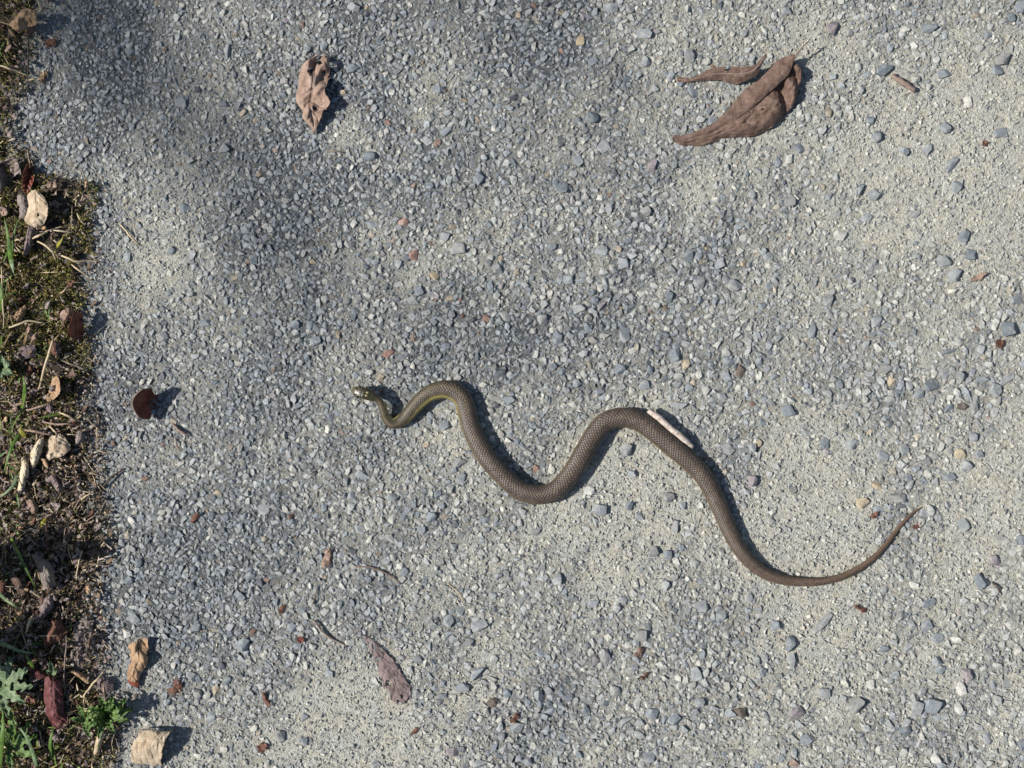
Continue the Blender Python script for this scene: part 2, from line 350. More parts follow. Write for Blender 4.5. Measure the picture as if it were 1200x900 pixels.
LM = [(1115,194,'by the long slanting pebble'),(1167,82,'by the chunky pebble past the purplish stick'),(861,336,'by the tilted squarish pebble'),(1025,228,'by the broad flat pebble with an upright neighbour'),(730,309,'by the upright pebble above the tall narrow one'),(1180,386,'by the small brown scrap in the crowded patch'),(560,790,'by the broad half-buried pebble'),(1092,826,'in the huddle of stones below the tail'),(286,755,'by the flat half-buried pebble'),(868,120,'by the large brown leaf'),(840,86,'by the narrow twisted leaf'),(368,108,'by the crumpled pinkish tan leaf'),(412,155,'by the bare pale dust patch'),(172,473,'by the dark red cupped leaf'),
 (455,828,'under the flat mauve leaf'),(450,780,'by the flat mauve leaf'),(385,655,'by the kite-shaped leaf scrap'),(388,742,'by the bent stalk'),(1058,97,'by the stubby purplish stick'),(1147,325,'by the curled pinkish sliver'),
 (425,452,'by the head of the snake'),(470,505,'by the neck bend of the snake'),(540,440,'above the first hump of the snake'),(525,520,'in front of the falling coil of the snake'),(600,520,'inside the first hollow of the snake'),
 (610,605,'below the first hollow of the snake'),(690,480,'beside the rising coil of the snake'),(735,535,'under the middle arch of the snake'),(790,495,'beside the whitish stick'),(790,585,'inside the rear coil of the snake'),
 (890,600,'above the tail curve of the snake'),(960,630,'inside the tail curve of the snake'),(1085,590,'at the tail tip of the snake'),(930,710,'below the tail curve of the snake'),(1040,680,'beside the thin end of the tail'),
 (603,842,'by the rust-red leaf scrap'),(749,765,'by the crumbly brown scrap'),(562,733,'by the wide smooth pebble'),(1150,679,'by the big rounded pebble'),(963,731,'by the long slate sliver'),(1128,476,'by the rusty brown pebble'),
 (473,275,'by the pair of reddish pebbles'),(455,415,'by the flat pinkish pebble'),(653,396,'by the tall narrow pebble'),(1050,583,'out from the tail tip of the snake'),(205,806,'by the torn reddish brown scrap'),(160,775,'by the tan shrivelled leaf')]
def near_phrase(px, py): return min(LM, key=lambda l: (l[0] - px) ** 2 + (l[1] - py) ** 2)
COLN = dict(b='blue-grey', p='whitish', t='tan', r='reddish', d='dark brown', u='purplish')
def peb_label(px, py, L, W, k):
    big, sm = max(L, W), min(L, W)
    shape = ('long' if big / sm > 1.5 else 'blocky') if big > 15.5 else ('slim' if big / sm > 1.5 else ('mid-sized' if big > 12.5 else 'small'))
    return '%s %s pebble lying %s' % (shape, COLN[k], near_phrase(px, py)[2])
KG = dict(b='blue-grey pebbles on the track', p='whitish pebbles on the track', t='tan pebbles on the track', r='reddish pebbles on the track',
          d='dark brown pebbles on the track', u='purplish pebbles on the track')
OWN = {(1115,194): 'long slanting blue-grey pebble in pale dust below the stubby purplish stick', (1167,82): 'chunky blue-grey pebble with a hard shadow, out past the stubby purplish stick',
       (861,336): 'tilted squarish blue-grey pebble on the open track between the large leaf and the whitish stick', (1025,228): 'broad flat blue-grey pebble with a smaller upright one at its side',
       (730,309): 'upright blue-grey pebble on the open track above the tall narrow pebble', (1180,386): 'broad blue-grey pebble in the crowded patch near the small brown leaf scrap',
       (560,790): 'broad half-buried blue-grey pebble in the dust below the wide smooth pebble', (1092,826): 'broad flat blue-grey pebble in a huddle of stones below the tail',
       (286,755): 'flat half-buried blue-grey pebble between the torn reddish brown scrap and the bent stalk',
       (963,731): 'long thin slate sliver of a pebble below the tail bend of the snake', (1128,476): 'small flat rusty brown pebble in bare dust near the big blue-grey pebble',
       (771,472): 'pale elongated pebble just above the whitish stick', (735,527): 'squarish blue-grey pebble cradled under the middle bend of the snake',
       (473,261): 'red and brown split pebble, the darker of two reddish ones close together', (485,299): 'dusty pink rounded pebble below the red split pebble',
       (455,415): 'flat pinkish pebble above the head of the snake', (653,396): 'tall narrow blue-grey pebble standing above the second snake bend',
       (1113,412): 'thin flat blue-grey sliver lying level above the wide dusty pebble', (562,733): 'wide smooth blue-grey pebble with a tan chip beside it',
       (1150,679): 'big rounded blue-grey pebble with a bent dark twig at its foot', (573,491): 'whitish pebble in the shadow of the front bend of the snake'}
protos = [hull_proto(random.Random(i).choice([12, 14, 16, 20]), 100 + i, random.Random(i).uniform(.5, .72), .2) for i in range(26)]
pmesh = []
def stone_mesh(V, F, name):
    return new_mesh(name, V, tris=F)
kind_mesh = {}
def get_stone_mesh(i, k):
    if (i, k) not in kind_mesh:
        me = stone_mesh(*protos[i], 'stone'); me.materials.append(M[KM[k]]); kind_mesh[(i, k)] = me
    return kind_mesh[(i, k)]
rs = random.Random(5)
placed = []          # px, py, radius
def put_stone(name, px, py, L, W, ang, k, parent=None, sink=.25, hscale=1.0):
    i = rs.randrange(len(protos))
    o = bpy.data.objects.new(name, get_stone_mesh(i, k)); COL.objects.link(o)
    sx, sy = L * S * .53, W * S * .53; sz = min(sx, sy) * rs.uniform(.85, 1.15) * hscale
    p = P(px, py); x, y = p[0], p[1]
    hz = protos[i][0][:, 2].max() * sz
    o.location = (x, y, float(ground_h(np.float64(x), np.float64(y))) + hz * (1 - 2 * sink))
    o.rotation_euler = (rs.uniform(-.14, .14), rs.uniform(-.14, .14), math.radians(ang) + rs.choice((0, math.pi)))
    o.scale = (sx, sy, sz)
    if parent is not None: o.parent = parent
    placed.append((px, py, .5 * math.hypot(L, W) * .75))
    return o
for px, py, L, W, a, k in PEB:
    o = put_stone('pebble', px, py, L, W, a, k, sink=rs.uniform(.12, .27))
    lab = OWN.get((px, py))
    tag(o, lab or peb_label(px, py, L, W, k), 'pebble', None if lab else KG[k])

# ---- snake centreline (also used to keep stones out from under it)
# px, py, half width px, lift mm above resting, height ratio
SN = [(411.5,457.5,1.2,8.5),(414,457.8,4.4,8.6),(418,458.6,5.9,8.8),(424,460,6.9,9),(430,462,7.0,9),(436,464.5,6.0,9),(441.5,467.5,4.5,8.6),(446.5,473,4.6,7.6),(449.5,481,5.0,6),
      (452.5,489,5.6,3.5),(458,495,6.6,1.5),(466,495,7.2,.4),(474.5,489.5,7.9,0),(482,481,8.6,0),(490,472.5,9.3,0),(500,463.5,10,0),(511,458.2,10.6,0),(523,456.5,11,0),(534,459.8,11.2,0),(542,468,11.2,0),
      (546.5,481,11.2,0),(550,495,11.2,0),(554.5,507.5,11.3,0),(560.5,520,11.4,0),(568,532.5,11.5,0),(578,545.5,11.6,0),(590,558.5,11.6,0),(603,570.5,11.6,0),(617,578,11.6,0),
      (634,580,11.6,0),(650,575,11.7,0),(663,563,11.8,0),(672.5,550,11.9,0),(682,534,12,0),(691,518,12,0),(700,504,12,0),(710,494.5,12,0),(722,490,12,0),(735.5,489.8,12,0),(749,494,12,0),
      (764,504,12,0),(778,515.5,12,0),(793,528,12,0),(808,541,11.8,0),(821.5,554.5,11.4,0),(832.5,571,11,0),(841.5,590.5,10.5,0),(850,610.5,10,0),(860,632,9.4,0),(872.5,651,8.6,0),(886,664.5,7.8,0),
      (899,673,7.1,0),(915,678.8,6.4,0),(933,681.5,5.7,0),(957,682,5.0,0),(980,677.8,4.5,0),(1003,668,4.1,0),(1023,654.3,3.7,0),(1038,638.5,3.2,0),(1050,622.5,2.8,0),(1062,608.5,2.2,0),(1073,599,1.4,0),(1080.5,594.5,.5,0)]
SN = np.array(SN, float)
dense = cr(SN, 6000)
seg = np.hypot(*np.diff(dense[:, :2], axis=0).T); cum = np.concatenate([[0], np.cumsum(seg)])
NR = 2100
# finer rings on the head
sarc = np.concatenate([np.linspace(0, 30, 130, endpoint=False), np.linspace(30, cum[-1], NR)])
path = np.stack([np.interp(sarc, cum, dense[:, k]) for k in range(4)], 1)
snake_pts = np.stack([np.interp(np.linspace(0, cum[-1], 330), cum, dense[:, k]) for k in range(3)], 1)
def snake_clear(px, py):
    """distance outside the snake's edge, px"""
    px = np.atleast_1d(px); py = np.atleast_1d(py); best = np.full(px.shape, 1e9)
    for a, b, w in snake_pts: best = np.minimum(best, np.hypot(px - a, py - b) - w)
    return best

# ---- embedded stones: parts of the track
emb = 0; tries = 0
while emb < 135 and tries < 6000:
    tries += 1
    px, py = rs.uniform(130, 1230), rs.uniform(-15, 915)
    if verge_dist(np.float64(px), np.float64(py)) > -14 or snake_clear(px, py)[0] < 7: continue
    f = .78 + .34 * px / 1200 + .12 * py / 900
    L = rs.uniform(10, 15) * f; W = L * rs.uniform(.6, .95)
    if any((px - a) ** 2 + (py - b) ** 2 < (r + L * .6) ** 2 for a, b, r in placed): continue
    if rs.random() < .5 * float(dust(np.float64(px), np.float64(py))): continue
    k = rs.choices('bptru', (90, 2, 3, 1, 4))[0]
    put_stone('stone', px, py, L, W, rs.uniform(0, 180), k, parent=track, sink=rs.uniform(.3, .44)); emb += 1

# ---- gravel chips: uncountable, one mesh
def scatter(n, smin, smax, pw, protoset, zsink, colfn, smallbias=0, dustpow=1.0, spacing=None):
    out_v = []; out_t = []; out_c = []; off = 0
    px = rng.uniform(-120, 1320, n * 3); py = rng.uniform(-110, 1010, n * 3)
    d = dust(px, py)
    keep = (verge_dist(px, py) < 2) & (rng.random(n * 3) < 1.08 - dustpow * d)
    px, py, d = px[keep][:n], py[keep][:n], d[keep][:n]; n = len(px)
    f = .74 + .34 * px / 1200 + .14 * py / 900
    size = (smin + (smax - smin) * rng.random(n) ** pw) * f
    if spacing:
        order = np.argsort(-size); cell = {}; ok = []
        for a, b, r in placed:
            cell.setdefault((int(a // 16), int(b // 16)), []).append((a, b, r))
        for i in order:
            a, b, r = px[i], py[i], size[i] * .5
            ci, cj = int(a // 16), int(b // 16); good = True
            for u in (-1, 0, 1):
                for v in (-1, 0, 1):
                    for (q, w, rr) in cell.get((ci + u, cj + v), ()):
                        if (a - q) ** 2 + (b - w) ** 2 < (spacing * (r + rr)) ** 2: good = False; break
                    if not good: break
                if not good: break
            if good: cell.setdefault((ci, cj), []).append((a, b, r)); ok.append(i)
        ok = np.array(ok); px, py, d, size = px[ok], py[ok], d[ok], size[ok]; n = len(px)
    x = (px - 600) * S; y = (450 - py) * S; g = ground_h(x, y)
    cols = colfn(n, d)
    which = rng.integers(0, len(protoset), n)
    asp = rng.uniform(.68, 1.0, n); el = rng.uniform(.95, 1.2, n)
    for k, (V, F) in enumerate(protoset):
        idx = np.where(which == k)[0]; m = len(idx)
        if m == 0: continue
        sc = size[idx] * S * .5
        L = V[None] * np.stack([sc * el[idx], sc * asp[idx], sc * rng.uniform(.75, 1.15, m)], 1)[:, None, :]
        tx, ty, tz = rng.normal(0, .14, m), rng.normal(0, .14, m), rng.uniform(0, 6.283, m)
        L[:, :, 2] += L[:, :, 0] * tx[:, None] + L[:, :, 1] * ty[:, None]
        c, s = np.cos(tz)[:, None], np.sin(tz)[:, None]
        Xr = L[:, :, 0] * c - L[:, :, 1] * s; Yr = L[:, :, 0] * s + L[:, :, 1] * c
        hz = np.abs(V[:, 2]).max() * sc
        Zr = L[:, :, 2] + (g[idx] + hz * rng.uniform(zsink[0], zsink[1], m))[:, None]
        W = np.stack([Xr + x[idx][:, None], Yr + y[idx][:, None], Zr], -1).reshape(-1, 3)
        T = (F[None] + (np.arange(m) * len(V))[:, None, None]).reshape(-1, 3) + off
        out_v.append(W); out_t.append(T); out_c.append(np.repeat(cols[idx], len(V), 0)); off += len(W)
    return np.vstack(out_v), np.vstack(out_t), np.vstack(out_c)
PAL = np.array([(.215, .238, .258), (.26, .283, .30), (.305, .325, .335), (.35, .362, .362), (.29, .295, .285), (.36, .355, .33), (.42, .41, .375), (.15, .16, .172), (.33, .275, .20), (.26, .17, .13), (.25, .225, .24)])
PW = np.array([.20, .24, .20, .09, .10, .06, .02, .06, .014, .005, .008]); PW /= PW.sum()
def chip_cols(n, d):
    c = PAL[rng.choice(len(PAL), n, p=PW)] * rng.uniform(.6, .95, (n, 1))
    k = np.clip(rng.normal(.2, .22, n) + .6 * (d - .35), 0, .92)[:, None]
    return c * (1 - k) + np.array((.47, .458, .395)) * rng.uniform(.85, 1.15, (n, 1)) * k
med = [hull_proto(12, 300 + i, .62, .14) for i in range(26)]
fine = [hull_proto(6, 400 + i, .8, .25) for i in range(20)]
def merge(parts):
    off = 0; vs_, ts_, cs_ = [], [], []
    for v, t, c in parts: vs_.append(v); ts_.append(t + off); cs_.append(c); off += len(v)
    return np.vstack(vs_), np.vstack(ts_), np.vstack(cs_)
V, T, C = merge([scatter(52000, 4.2, 10.5, 2.0, med, (-.45, .4), chip_cols, dustpow=1.1, spacing=.68),
                 scatter(95000, 1.8, 4.6, 1.5, fine, (-.2, 1.0), chip_cols, dustpow=.22)])
g = obj('gravel', new_mesh('gravel', V, tris=T, cols=C), M['gravel'])
tag(g, 'fine grey gravel chips pressed into the pale dusty track', 'gravel', kind='stuff')

# ------------------------------------------------------------------ snake
def build_snake():
    NT = 84
    n = len(path); px, py, hw, lift = path.T
    x = (px - 600) * S; y = (450 - py) * S
    bz = base_h(x, y); k = np.ones(61) / 61
    bz = np.convolve(np.pad(bz, 30, mode='edge'), k, 'valid') + .0008
    tx = np.gradient(x, sarc); ty = np.gradient(y, sarc); tl = np.hypot(tx, ty); tx /= tl; ty /= tl
    lx, ly = -ty, tx                       # left of travel, head to tail
    head = 1 - sstep(22, 34, sarc)
    hr = .90 - .22 * head                  # height / width
    w = hw * S * (.91 + .07 * head); h = w * hr
    zc = bz + h * .93 + lift * .001
    th = np.linspace(-np.pi, np.pi, NT, endpoint=False)
    TH, _ = np.meshgrid(th, np.arange(n)); Sg = sarc[:, None]
    # body roll so that the side stripe shows as in the photograph
    roll = np.interp(sarc, [0, 30, 42, 66, 86, 100, 130, 150, 200, 1000], [0, 0, .5, .55, -.4, -.6, -.6, -.3, -.05, 0])[:, None]
    e = 2.25 + .5 * head[:, None]
    TR = TH + roll
    cs, sn = np.cos(TR), np.sin(TR)
    r = (np.abs(cs) ** e + np.abs(sn) ** e) ** (-1 / e)
    # scales
    pitch = np.maximum(.30 * np.where(sarc < 40, 6, hw) + .1, .8)
    phi = np.cumsum(np.concatenate([[0], np.diff(sarc)]) / pitch)[:, None]
    v = TH / (2 * np.pi) * 28
    phi = phi + .22 * vnoise(Sg / 7 + 0 * TH, TH * 2.2 + 0 * Sg, 83); v = v + .18 * vnoise(Sg / 5 + 0 * TH, np.abs(TH) * 2 + 0 * Sg, 84) * (np.abs(TH) < 2.2)
    fi = phi + v / 2; fj = phi - v / 2
    fi -= np.floor(fi); fj -= np.floor(fj)
    d = np.minimum(np.minimum(fi, 1 - fi), np.minimum(fj, 1 - fj))
    al = fi + fj - 1; ac = fi - fj
    dors = 1 - sstep(2.0, 2.3, np.abs(TH))
    bodym = sstep(26, 40, Sg)
    hs = sstep(0, .2, d) * (.65 + .35 * al) + .45 * np.exp(-(ac / .16) ** 2) * sstep(.02, .2, d)
    # big belly plates
    bp = phi * .5 - np.floor(phi * .5); hb = .5 * bp
    bodyamp = .075 * bodym
    r = r * (1 + bodyamp * (dors * hs + (1 - dors) * hb))
    # head: brow ridges, narrower snout top, jaw line
    hm = 1 - bodym
    brow = np.exp(-((Sg - 11) / 4.5) ** 2) * np.exp(-((np.abs(TH) - .85) / .22) ** 2)
    jaw = np.exp(-((np.abs(TH) - 1.72) / .07) ** 2) * sstep(2, 4, Sg) * (1 - sstep(19, 22, Sg))
    plate = np.exp(-(TH / .05) ** 2) * np.exp(-((Sg - 17) / 4) ** 2) + np.exp(-((Sg - 13.3) / .35) ** 2) * (np.abs(TH) < 1) + np.exp(-((Sg - 7.2) / .35) ** 2) * (np.abs(TH) < .9)
    r = r * (1 + hm * (.10 * brow - .10 * jaw - .035 * plate))
    A = r * sn * w[:, None]; B = r * cs * h[:, None]
    B = np.where(B < -.8 * h[:, None], -.8 * h[:, None] + (B + .8 * h[:, None]) * .45, B)   # flattened belly
    VX = x[:, None] + lx[:, None] * (-A); VY = y[:, None] + ly[:, None] * (-A); VZ = zc[:, None] + B
    kz = 1 - VZ / H
    V = np.stack([VX * kz, VY * kz, VZ], -1).reshape(-1, 3)
    # colour: olive brown scales, dark skin between, yellow side stripe strong at the front, pale belly
    front = 1 - sstep(110, 230, Sg)
    base = (np.array((.082, .061, .047)) + sstep(600, 900, Sg)[..., None] * np.array((.018, .004, -.002))) * (1 - front[..., None]) + np.array((.074, .058, .036)) * front[..., None]
    rowr = hash2(np.floor(phi + v / 2), np.floor(phi - v / 2), 5)[..., None]
    col = base * (1 + .22 * rowr)
    edge = (1 - sstep(.03, .2, d))[..., None] * dors[..., None] * bodym[..., None]
    col = col * (1 - (.46 - .24 * sstep(560, 800, Sg)[..., None]) * edge)
    col = col * (1 + .28 * fbm(Sg / 16 + 0 * TH, TH * 1.6 + 0 * Sg, 3, 71)[..., None])
    keel = (np.exp(-(ac / .14) ** 2) * sstep(.1, .3, d))[..., None] * bodym[..., None]
    col = col * (1 + .28 * keel)
    mid = np.exp(-(TH / .16) ** 2)[..., None] * (.22 + .15 * front[..., None])
    col = col * (1 - mid) + np.array((.16, .13, .075)) * mid
    st = np.exp(-((np.abs(TH) - 1.34) / .23) ** 2)[..., None] * bodym[..., None] * (.14 + .8 * front[..., None]) * (1 - .5 * edge)
    col = col * (1 - st) + np.array((.40, .33, .10)) * st
    chk = (np.exp(-((np.abs(TH) - .8) / .26) ** 2) * (np.floor(phi / 2.2) % 2) * front * bodym)[..., None] * .6
    col = col * (1 - chk) + np.array((.03, .027, .018)) * chk
    belly = sstep(1.6, 1.95, np.abs(TH))[..., None]
    col = col * (1 - belly) + np.array((.30, .27, .14)) * belly
    hcol = np.array((.034, .030, .014)) * (1 + .2 * fbm(Sg / 3 + 0 * TH, TH * 2 + 0 * Sg, 2, 77)[..., None])
    lip = (sstep(1.15, 1.4, np.abs(TH)) * sstep(1, 3, Sg))[..., None]
    hcol = hcol * (1 - lip) + np.array((.34, .30, .15)) * lip
    hcol = hcol * (1 - .8 * jaw[..., None]) * (1 - .5 * np.clip(plate, 0, 1)[..., None])
    lab = (np.abs(np.sin(Sg * 1.05)) < .16) * (np.abs(TH) > 1.2) * (np.abs(TH) < 1.7) * 1.0
    hcol = hcol * (1 - .75 * lab[..., None])
    sp = np.exp(-((Sg - 18.5) / 1.1) ** 2 - ((np.abs(TH) - .26) / .12) ** 2)[..., None]
    hcol = hcol * (1 - sp) + np.array((.5, .45, .25)) * sp
    snout = (1 - sstep(1.5, 6, Sg))[..., None] * .5
    hcol = hcol * (1 - snout) + np.array((.16, .14, .10)) * snout
    col = col * bodym[..., None] + hcol * (1 - bodym[..., None])
    gloss = np.broadcast_to(.29 + .17 * sstep(8, 40, Sg), TH.shape)
    F = []
    i = np.arange(n * NT).reshape(n, NT); j = np.roll(i, -1, 1)
    Q = np.stack([i[:-1], i[1:], j[1:], j[:-1]], -1).reshape(-1, 4)
    # caps
    tip = V[:NT].mean(0) + np.array((-tx[0], -ty[0], 0)) * S * .8; tail = V[-NT:].mean(0) + np.array((tx[-1], ty[-1], 0)) * S * 1.0
    a = len(V); V = np.vstack([V, tip[None], tail[None]])
    c = np.vstack([col.reshape(-1, 3), col[0, 0][None], col[-1, 0][None]])
    gl = np.concatenate([gloss.ravel(), [.2, .4]])
    me = bpy.data.meshes.new('body')
    faces = Q.tolist() + [[a, i[0, q], j[0, q]] for q in range(NT)] + [[a + 1, j[-1, q], i[-1, q]] for q in range(NT)]
    origin = np.array(P(640, 540)); origin[2] = surf(origin[0], origin[1])
    me.from_pydata((V - origin).tolist(), [], faces)
    cc = np.ones((len(V), 4), np.float32); cc[:, :3] = np.clip(c, .004, 1)
    me.color_attributes.new('col', 'FLOAT_COLOR', 'POINT').data.foreach_set('color', cc.ravel())
    me.attributes.new('gloss', 'FLOAT', 'POINT').data.foreach_set('value', gl.astype(np.float32))
    bm = bmesh.new(); bm.from_mesh(me); bmesh.ops.recalc_face_normals(bm, faces=bm.faces); bm.to_mesh(me); bm.free()
    me.polygons.foreach_set('use_smooth', np.ones(len(me.polygons), bool)); me.update()
    root = empty('snake', origin)
    tag(root, 'olive brown snake with yellow side stripes winding across the gravel track', 'snake')
    obj('body', me, M['snake'], root)
    # eyes and nostrils
    for side in (-1, 1):
        for nm, ss, ang, rad, mt in (('eye', 8.6, .92, 1.8, 'eye'), ('nostril', 2.6, .95, .45, 'nostril')):
            ii = int(np.searchsorted(sarc, ss)); jj = int(((side * ang + np.pi) / (2 * np.pi)) * NT)
            p = V[ii * NT + jj] - origin
            bm = bmesh.new(); bmesh.ops.create_uvsphere(bm, u_segments=16, v_segments=10, radius=rad * S)
            m2 = bpy.data.meshes.new(nm); bm.to_mesh(m2); bm.free(); m2.polygons.foreach_set('use_smooth', np.ones(len(m2.polygons), bool))
            e_ = obj(nm, m2, M[mt], root); e_.location = p
            if nm == 'eye':
                bm = bmesh.new(); bmesh.ops.create_uvsphere(bm, u_segments=20, v_segments=10, radius=rad * S * 1.12)
                bmesh.ops.scale(bm, vec=(1, 1, .55), verts=bm.verts)
                m3 = bpy.data.meshes.new('iris'); bm.to_mesh(m3); bm.free(); m3.polygons.foreach_set('use_smooth', np.ones(len(m3.polygons), bool))
                e2 = obj('iris', m3, M['iris'], e_); out = Vector((lx[ii] * -side, ly[ii] * -side, .7)).normalized()
                e2.rotation_euler = out.to_track_quat('Z', 'Y').to_euler(); e2.location = -out * S * .35
    return root
build_snake()

# ------------------------------------------------------------------ leaves, twigs, straws
def tube_mesh(name, pts, radii, n=7, rough=0.0, seed=0, origin=None, flat=1.0):
    """pts in world metres"""
    pts = np.asarray(pts, float); m = len(pts); rr = np.interp(np.linspace(0, 1, m), np.linspace(0, 1, len(radii)), radii)
    V = []; up0 = np.array((0, 0, 1.0))
    for i in range(m):
        t = pts[min(i + 1, m - 1)] - pts[max(i - 1, 0)]; t = t / (np.linalg.norm(t) + 1e-12)
        a = np.cross(t, up0)
        if np.linalg.norm(a) < 1e-3: a = np.cross(t, (1, 0, 0))
        a /= np.linalg.norm(a); b = np.cross(a, t)
        for q in range(n):
            an = 2 * math.pi * q / n; k = rr[i] * (1 + rough * hash2(np.array(float(i + seed * 31)), np.array(float(q)), seed))
            V.append(pts[i] + a * math.cos(an) * k + b * math.sin(an) * k * flat)
    F = [(i * n + q, i * n + (q + 1) % n, (i + 1) * n + (q + 1) % n, (i + 1) * n + q) for i in range(m - 1) for q in range(n)]
    F += [tuple(range(n - 1, -1, -1)), tuple((m - 1) * n + q for q in range(n))]
    V = np.array(V)
    if origin is not None: V = V - origin
    me = new_mesh(name, V, F); me.polygons.foreach_set('use_smooth', np.ones(len(me.polygons), bool)); me.update()
    return me
def stick(name, pts, radii, mat, label, cat, group=None, rough=.08, n=7, seg=14, wob=.0004, lay=1.0, flat=1.0):
    """pts: (px, py, z mm above the surface, of the axis)"""
    W = np.array([P(*p) for p in pts]); W = cr(W, seg)
    sd = int(pts[0][0] * 7 + pts[0][1]) % 9999
    W[:, 0] += wob * vnoise(np.arange(seg) * .6, np.full(seg, sd * .37), 3); W[:, 1] += wob * vnoise(np.arange(seg) * .6, np.full(seg, sd * .61), 4)
    o0 = W.mean(0); o0 = np.array((o0[0], o0[1], surf(o0[0], o0[1])))
    o = obj(name, tube_mesh(name, W, np.array(radii) * S, n, rough, sd, o0, flat), M[mat]); o.location = o0
    return tag(o, label, cat, group)

def loft_mesh(name, ST, nu, nv, crump=.6, cs=9.0, ragged=.05, seed=0, veins=0, vamp=.3, holes=(), origin=None, thick=.00025, zmin=True, tear=0.0):
    """ST (stations, k, 3): px, py, z mm; crump in mm, cs = crumple size px"""
    ST = np.array(ST, float)
    A = cr(ST, nu); A = np.swapaxes(cr(np.swapaxes(A, 0, 1), nv), 0, 1)      # nu, nv, 3
    u = np.linspace(0, 1, nu)[:, None]; v = np.linspace(-1, 1, nv)[None]
    # ragged outline
    if ragged:
        rg = 1 + .8 * ragged - ragged * (1 + fbm(u * 14 + seed, np.sign(v) * 3.3 + 0 * u, 3, seed + 5)) * np.abs(v) ** 3
        mid = A[:, nv // 2:nv // 2 + 1]; A = mid + (A - mid) * rg[..., None]
    qx, qy = A[..., 0], A[..., 1]
    dz = crump * fbm(qx / cs + seed * 1.7, qy / cs - seed, 3, seed + 1) + crump * .35 * (1 - 2 * np.abs(vnoise(qx / cs * 2.1 + seed, qy / cs * 2.1, seed + 2)))
    if veins:
        ph = u * veins - np.abs(v) * 1.3
        dz = dz - vamp * np.exp(-((ph - np.round(ph)) / .13) ** 2) * (np.abs(v) < .93) - vamp * 1.2 * np.exp(-(v / .07) ** 2) + vamp * .6
    A[..., 2] += dz
    A[..., 0] += crump * .6 * vnoise(qx / cs + 9, qy / cs + seed, seed + 3); A[..., 1] += crump * .6 * vnoise(qx / cs + 4, qy / cs - seed, seed + 4)
    if zmin: A[..., 2] = np.maximum(A[..., 2], .4 + .2 * dz)
    X = (A[..., 0] - 600) * S; Y = (450 - A[..., 1]) * S
    zz = np.maximum(base_h(X, Y), soil_h(X, Y)) + A[..., 2] * .001
    if origin is not None and len(origin) > 3: zz = zz + origin[3]
    k = 1 - zz / H
    W = np.stack([X * k, Y * k, zz], -1)
    keep = np.ones((nu - 1, nv - 1), bool)
    for hx, hy, hr in holes:
        cx = A[:-1, :-1, 0]; cy = A[:-1, :-1, 1]
        keep &= np.hypot(cx - hx, cy - hy) > hr * (1 + .3 * vnoise(cx * .9, cy * .9, seed))
    if tear:
        uu = u[:-1] + 0 * v[:, :-1]; vv = v[:, :-1] + 0 * u[:-1]
        ed = np.minimum(np.minimum(uu, 1 - uu), (1 - np.abs(vv)) * .5)
        keep &= ed > tear * np.clip(.35 + 1.1 * fbm(uu * 7 + seed * .7, vv * 4 - seed, 3, seed + 6), 0, 1.2)
    idx = np.arange(nu * nv).reshape(nu, nv)
    Q = np.stack([idx[:-1, :-1], idx[1:, :-1], idx[1:, 1:], idx[:-1, 1:]], -1)[keep]
    o0 = np.zeros(3) if origin is None else np.array(origin[:3])
    me = new_mesh(name, W.reshape(-1, 3) - o0, tris=Q.reshape(-1, 4), smooth=True)
    return me, W
def solid(o, t):
    md = o.modifiers.new('thickness', 'SOLIDIFY'); md.thickness = t; md.offset = 0
def leaf(name, ST, mat, label, nu=40, nv=20, crump=.6, cs=9., ragged=.05, veins=0, vamp=.3, holes=(), stem=None, rib=True, group=None, thick=.00028,
         ribmat=None, cat='leaf', seed=None, raise_m=0.0, ribr=.8, tear=0.0, zs=1.0, lat=False):
    ST = np.array(ST, float); ST[..., 2] *= zs; seed = seed if seed is not None else int(abs(ST[..., 0].sum() + ST[..., 1].sum())) % 997
    c = ST.reshape(-1, 3).mean(0); o0 = P(c[0], c[1], 0); o0[2] += raise_m
    me, W = loft_mesh('blade', ST, nu, nv, crump, cs, ragged, seed, veins, vamp, holes, tuple(o0) + (raise_m,), tear=tear)
    if not rib and stem is None:
        me.name = name; o = obj(name, me, M[mat]); o.location = o0; solid(o, thick)
        return tag(o, label, cat, group)
    root = empty(name, o0); tag(root, label, cat, group)
    b = obj('blade', me, M[mat], root); solid(b, thick)
    rm = M[ribmat or mat]
    if rib:
        mid = W[:, nv // 2] + np.array((0, 0, .0002)); mid = mid[::2]
        obj('midrib', tube_mesh('midrib', mid, np.array([.5, ribr, ribr * 1.1]) * S, 6, .05, seed, o0), rm, root)
    if rib and veins and lat:
        for q in range(1, int(veins)):
            for sd in (-1, 1):
                k = np.arange(2, int(nv * .46)); vi = nv // 2 + sd * k
                ui = (q + 1.3 * np.abs(vi / (nv - 1) * 2 - 1)) / veins * (nu - 1)
                ok = ui < nu - 3
                if ok.sum() < 5: continue
                obj('vein', tube_mesh('vein', (W[ui[ok].round().astype(int), vi[ok]] + np.array((0, 0, .00012)))[::2], np.array([.42, .25]) * S, 5, 0, q, o0), rm, root)
    if stem is not None:
        pts = np.array([P(*p) for p in stem]); pts[0] = W[-1, nv // 2] + np.array((0, 0, 0))
        obj('petiole', tube_mesh('petiole', cr(pts, 10), np.array([1.1, .9, .8]) * S, 7, .05, seed, o0), rm, root)
    return root

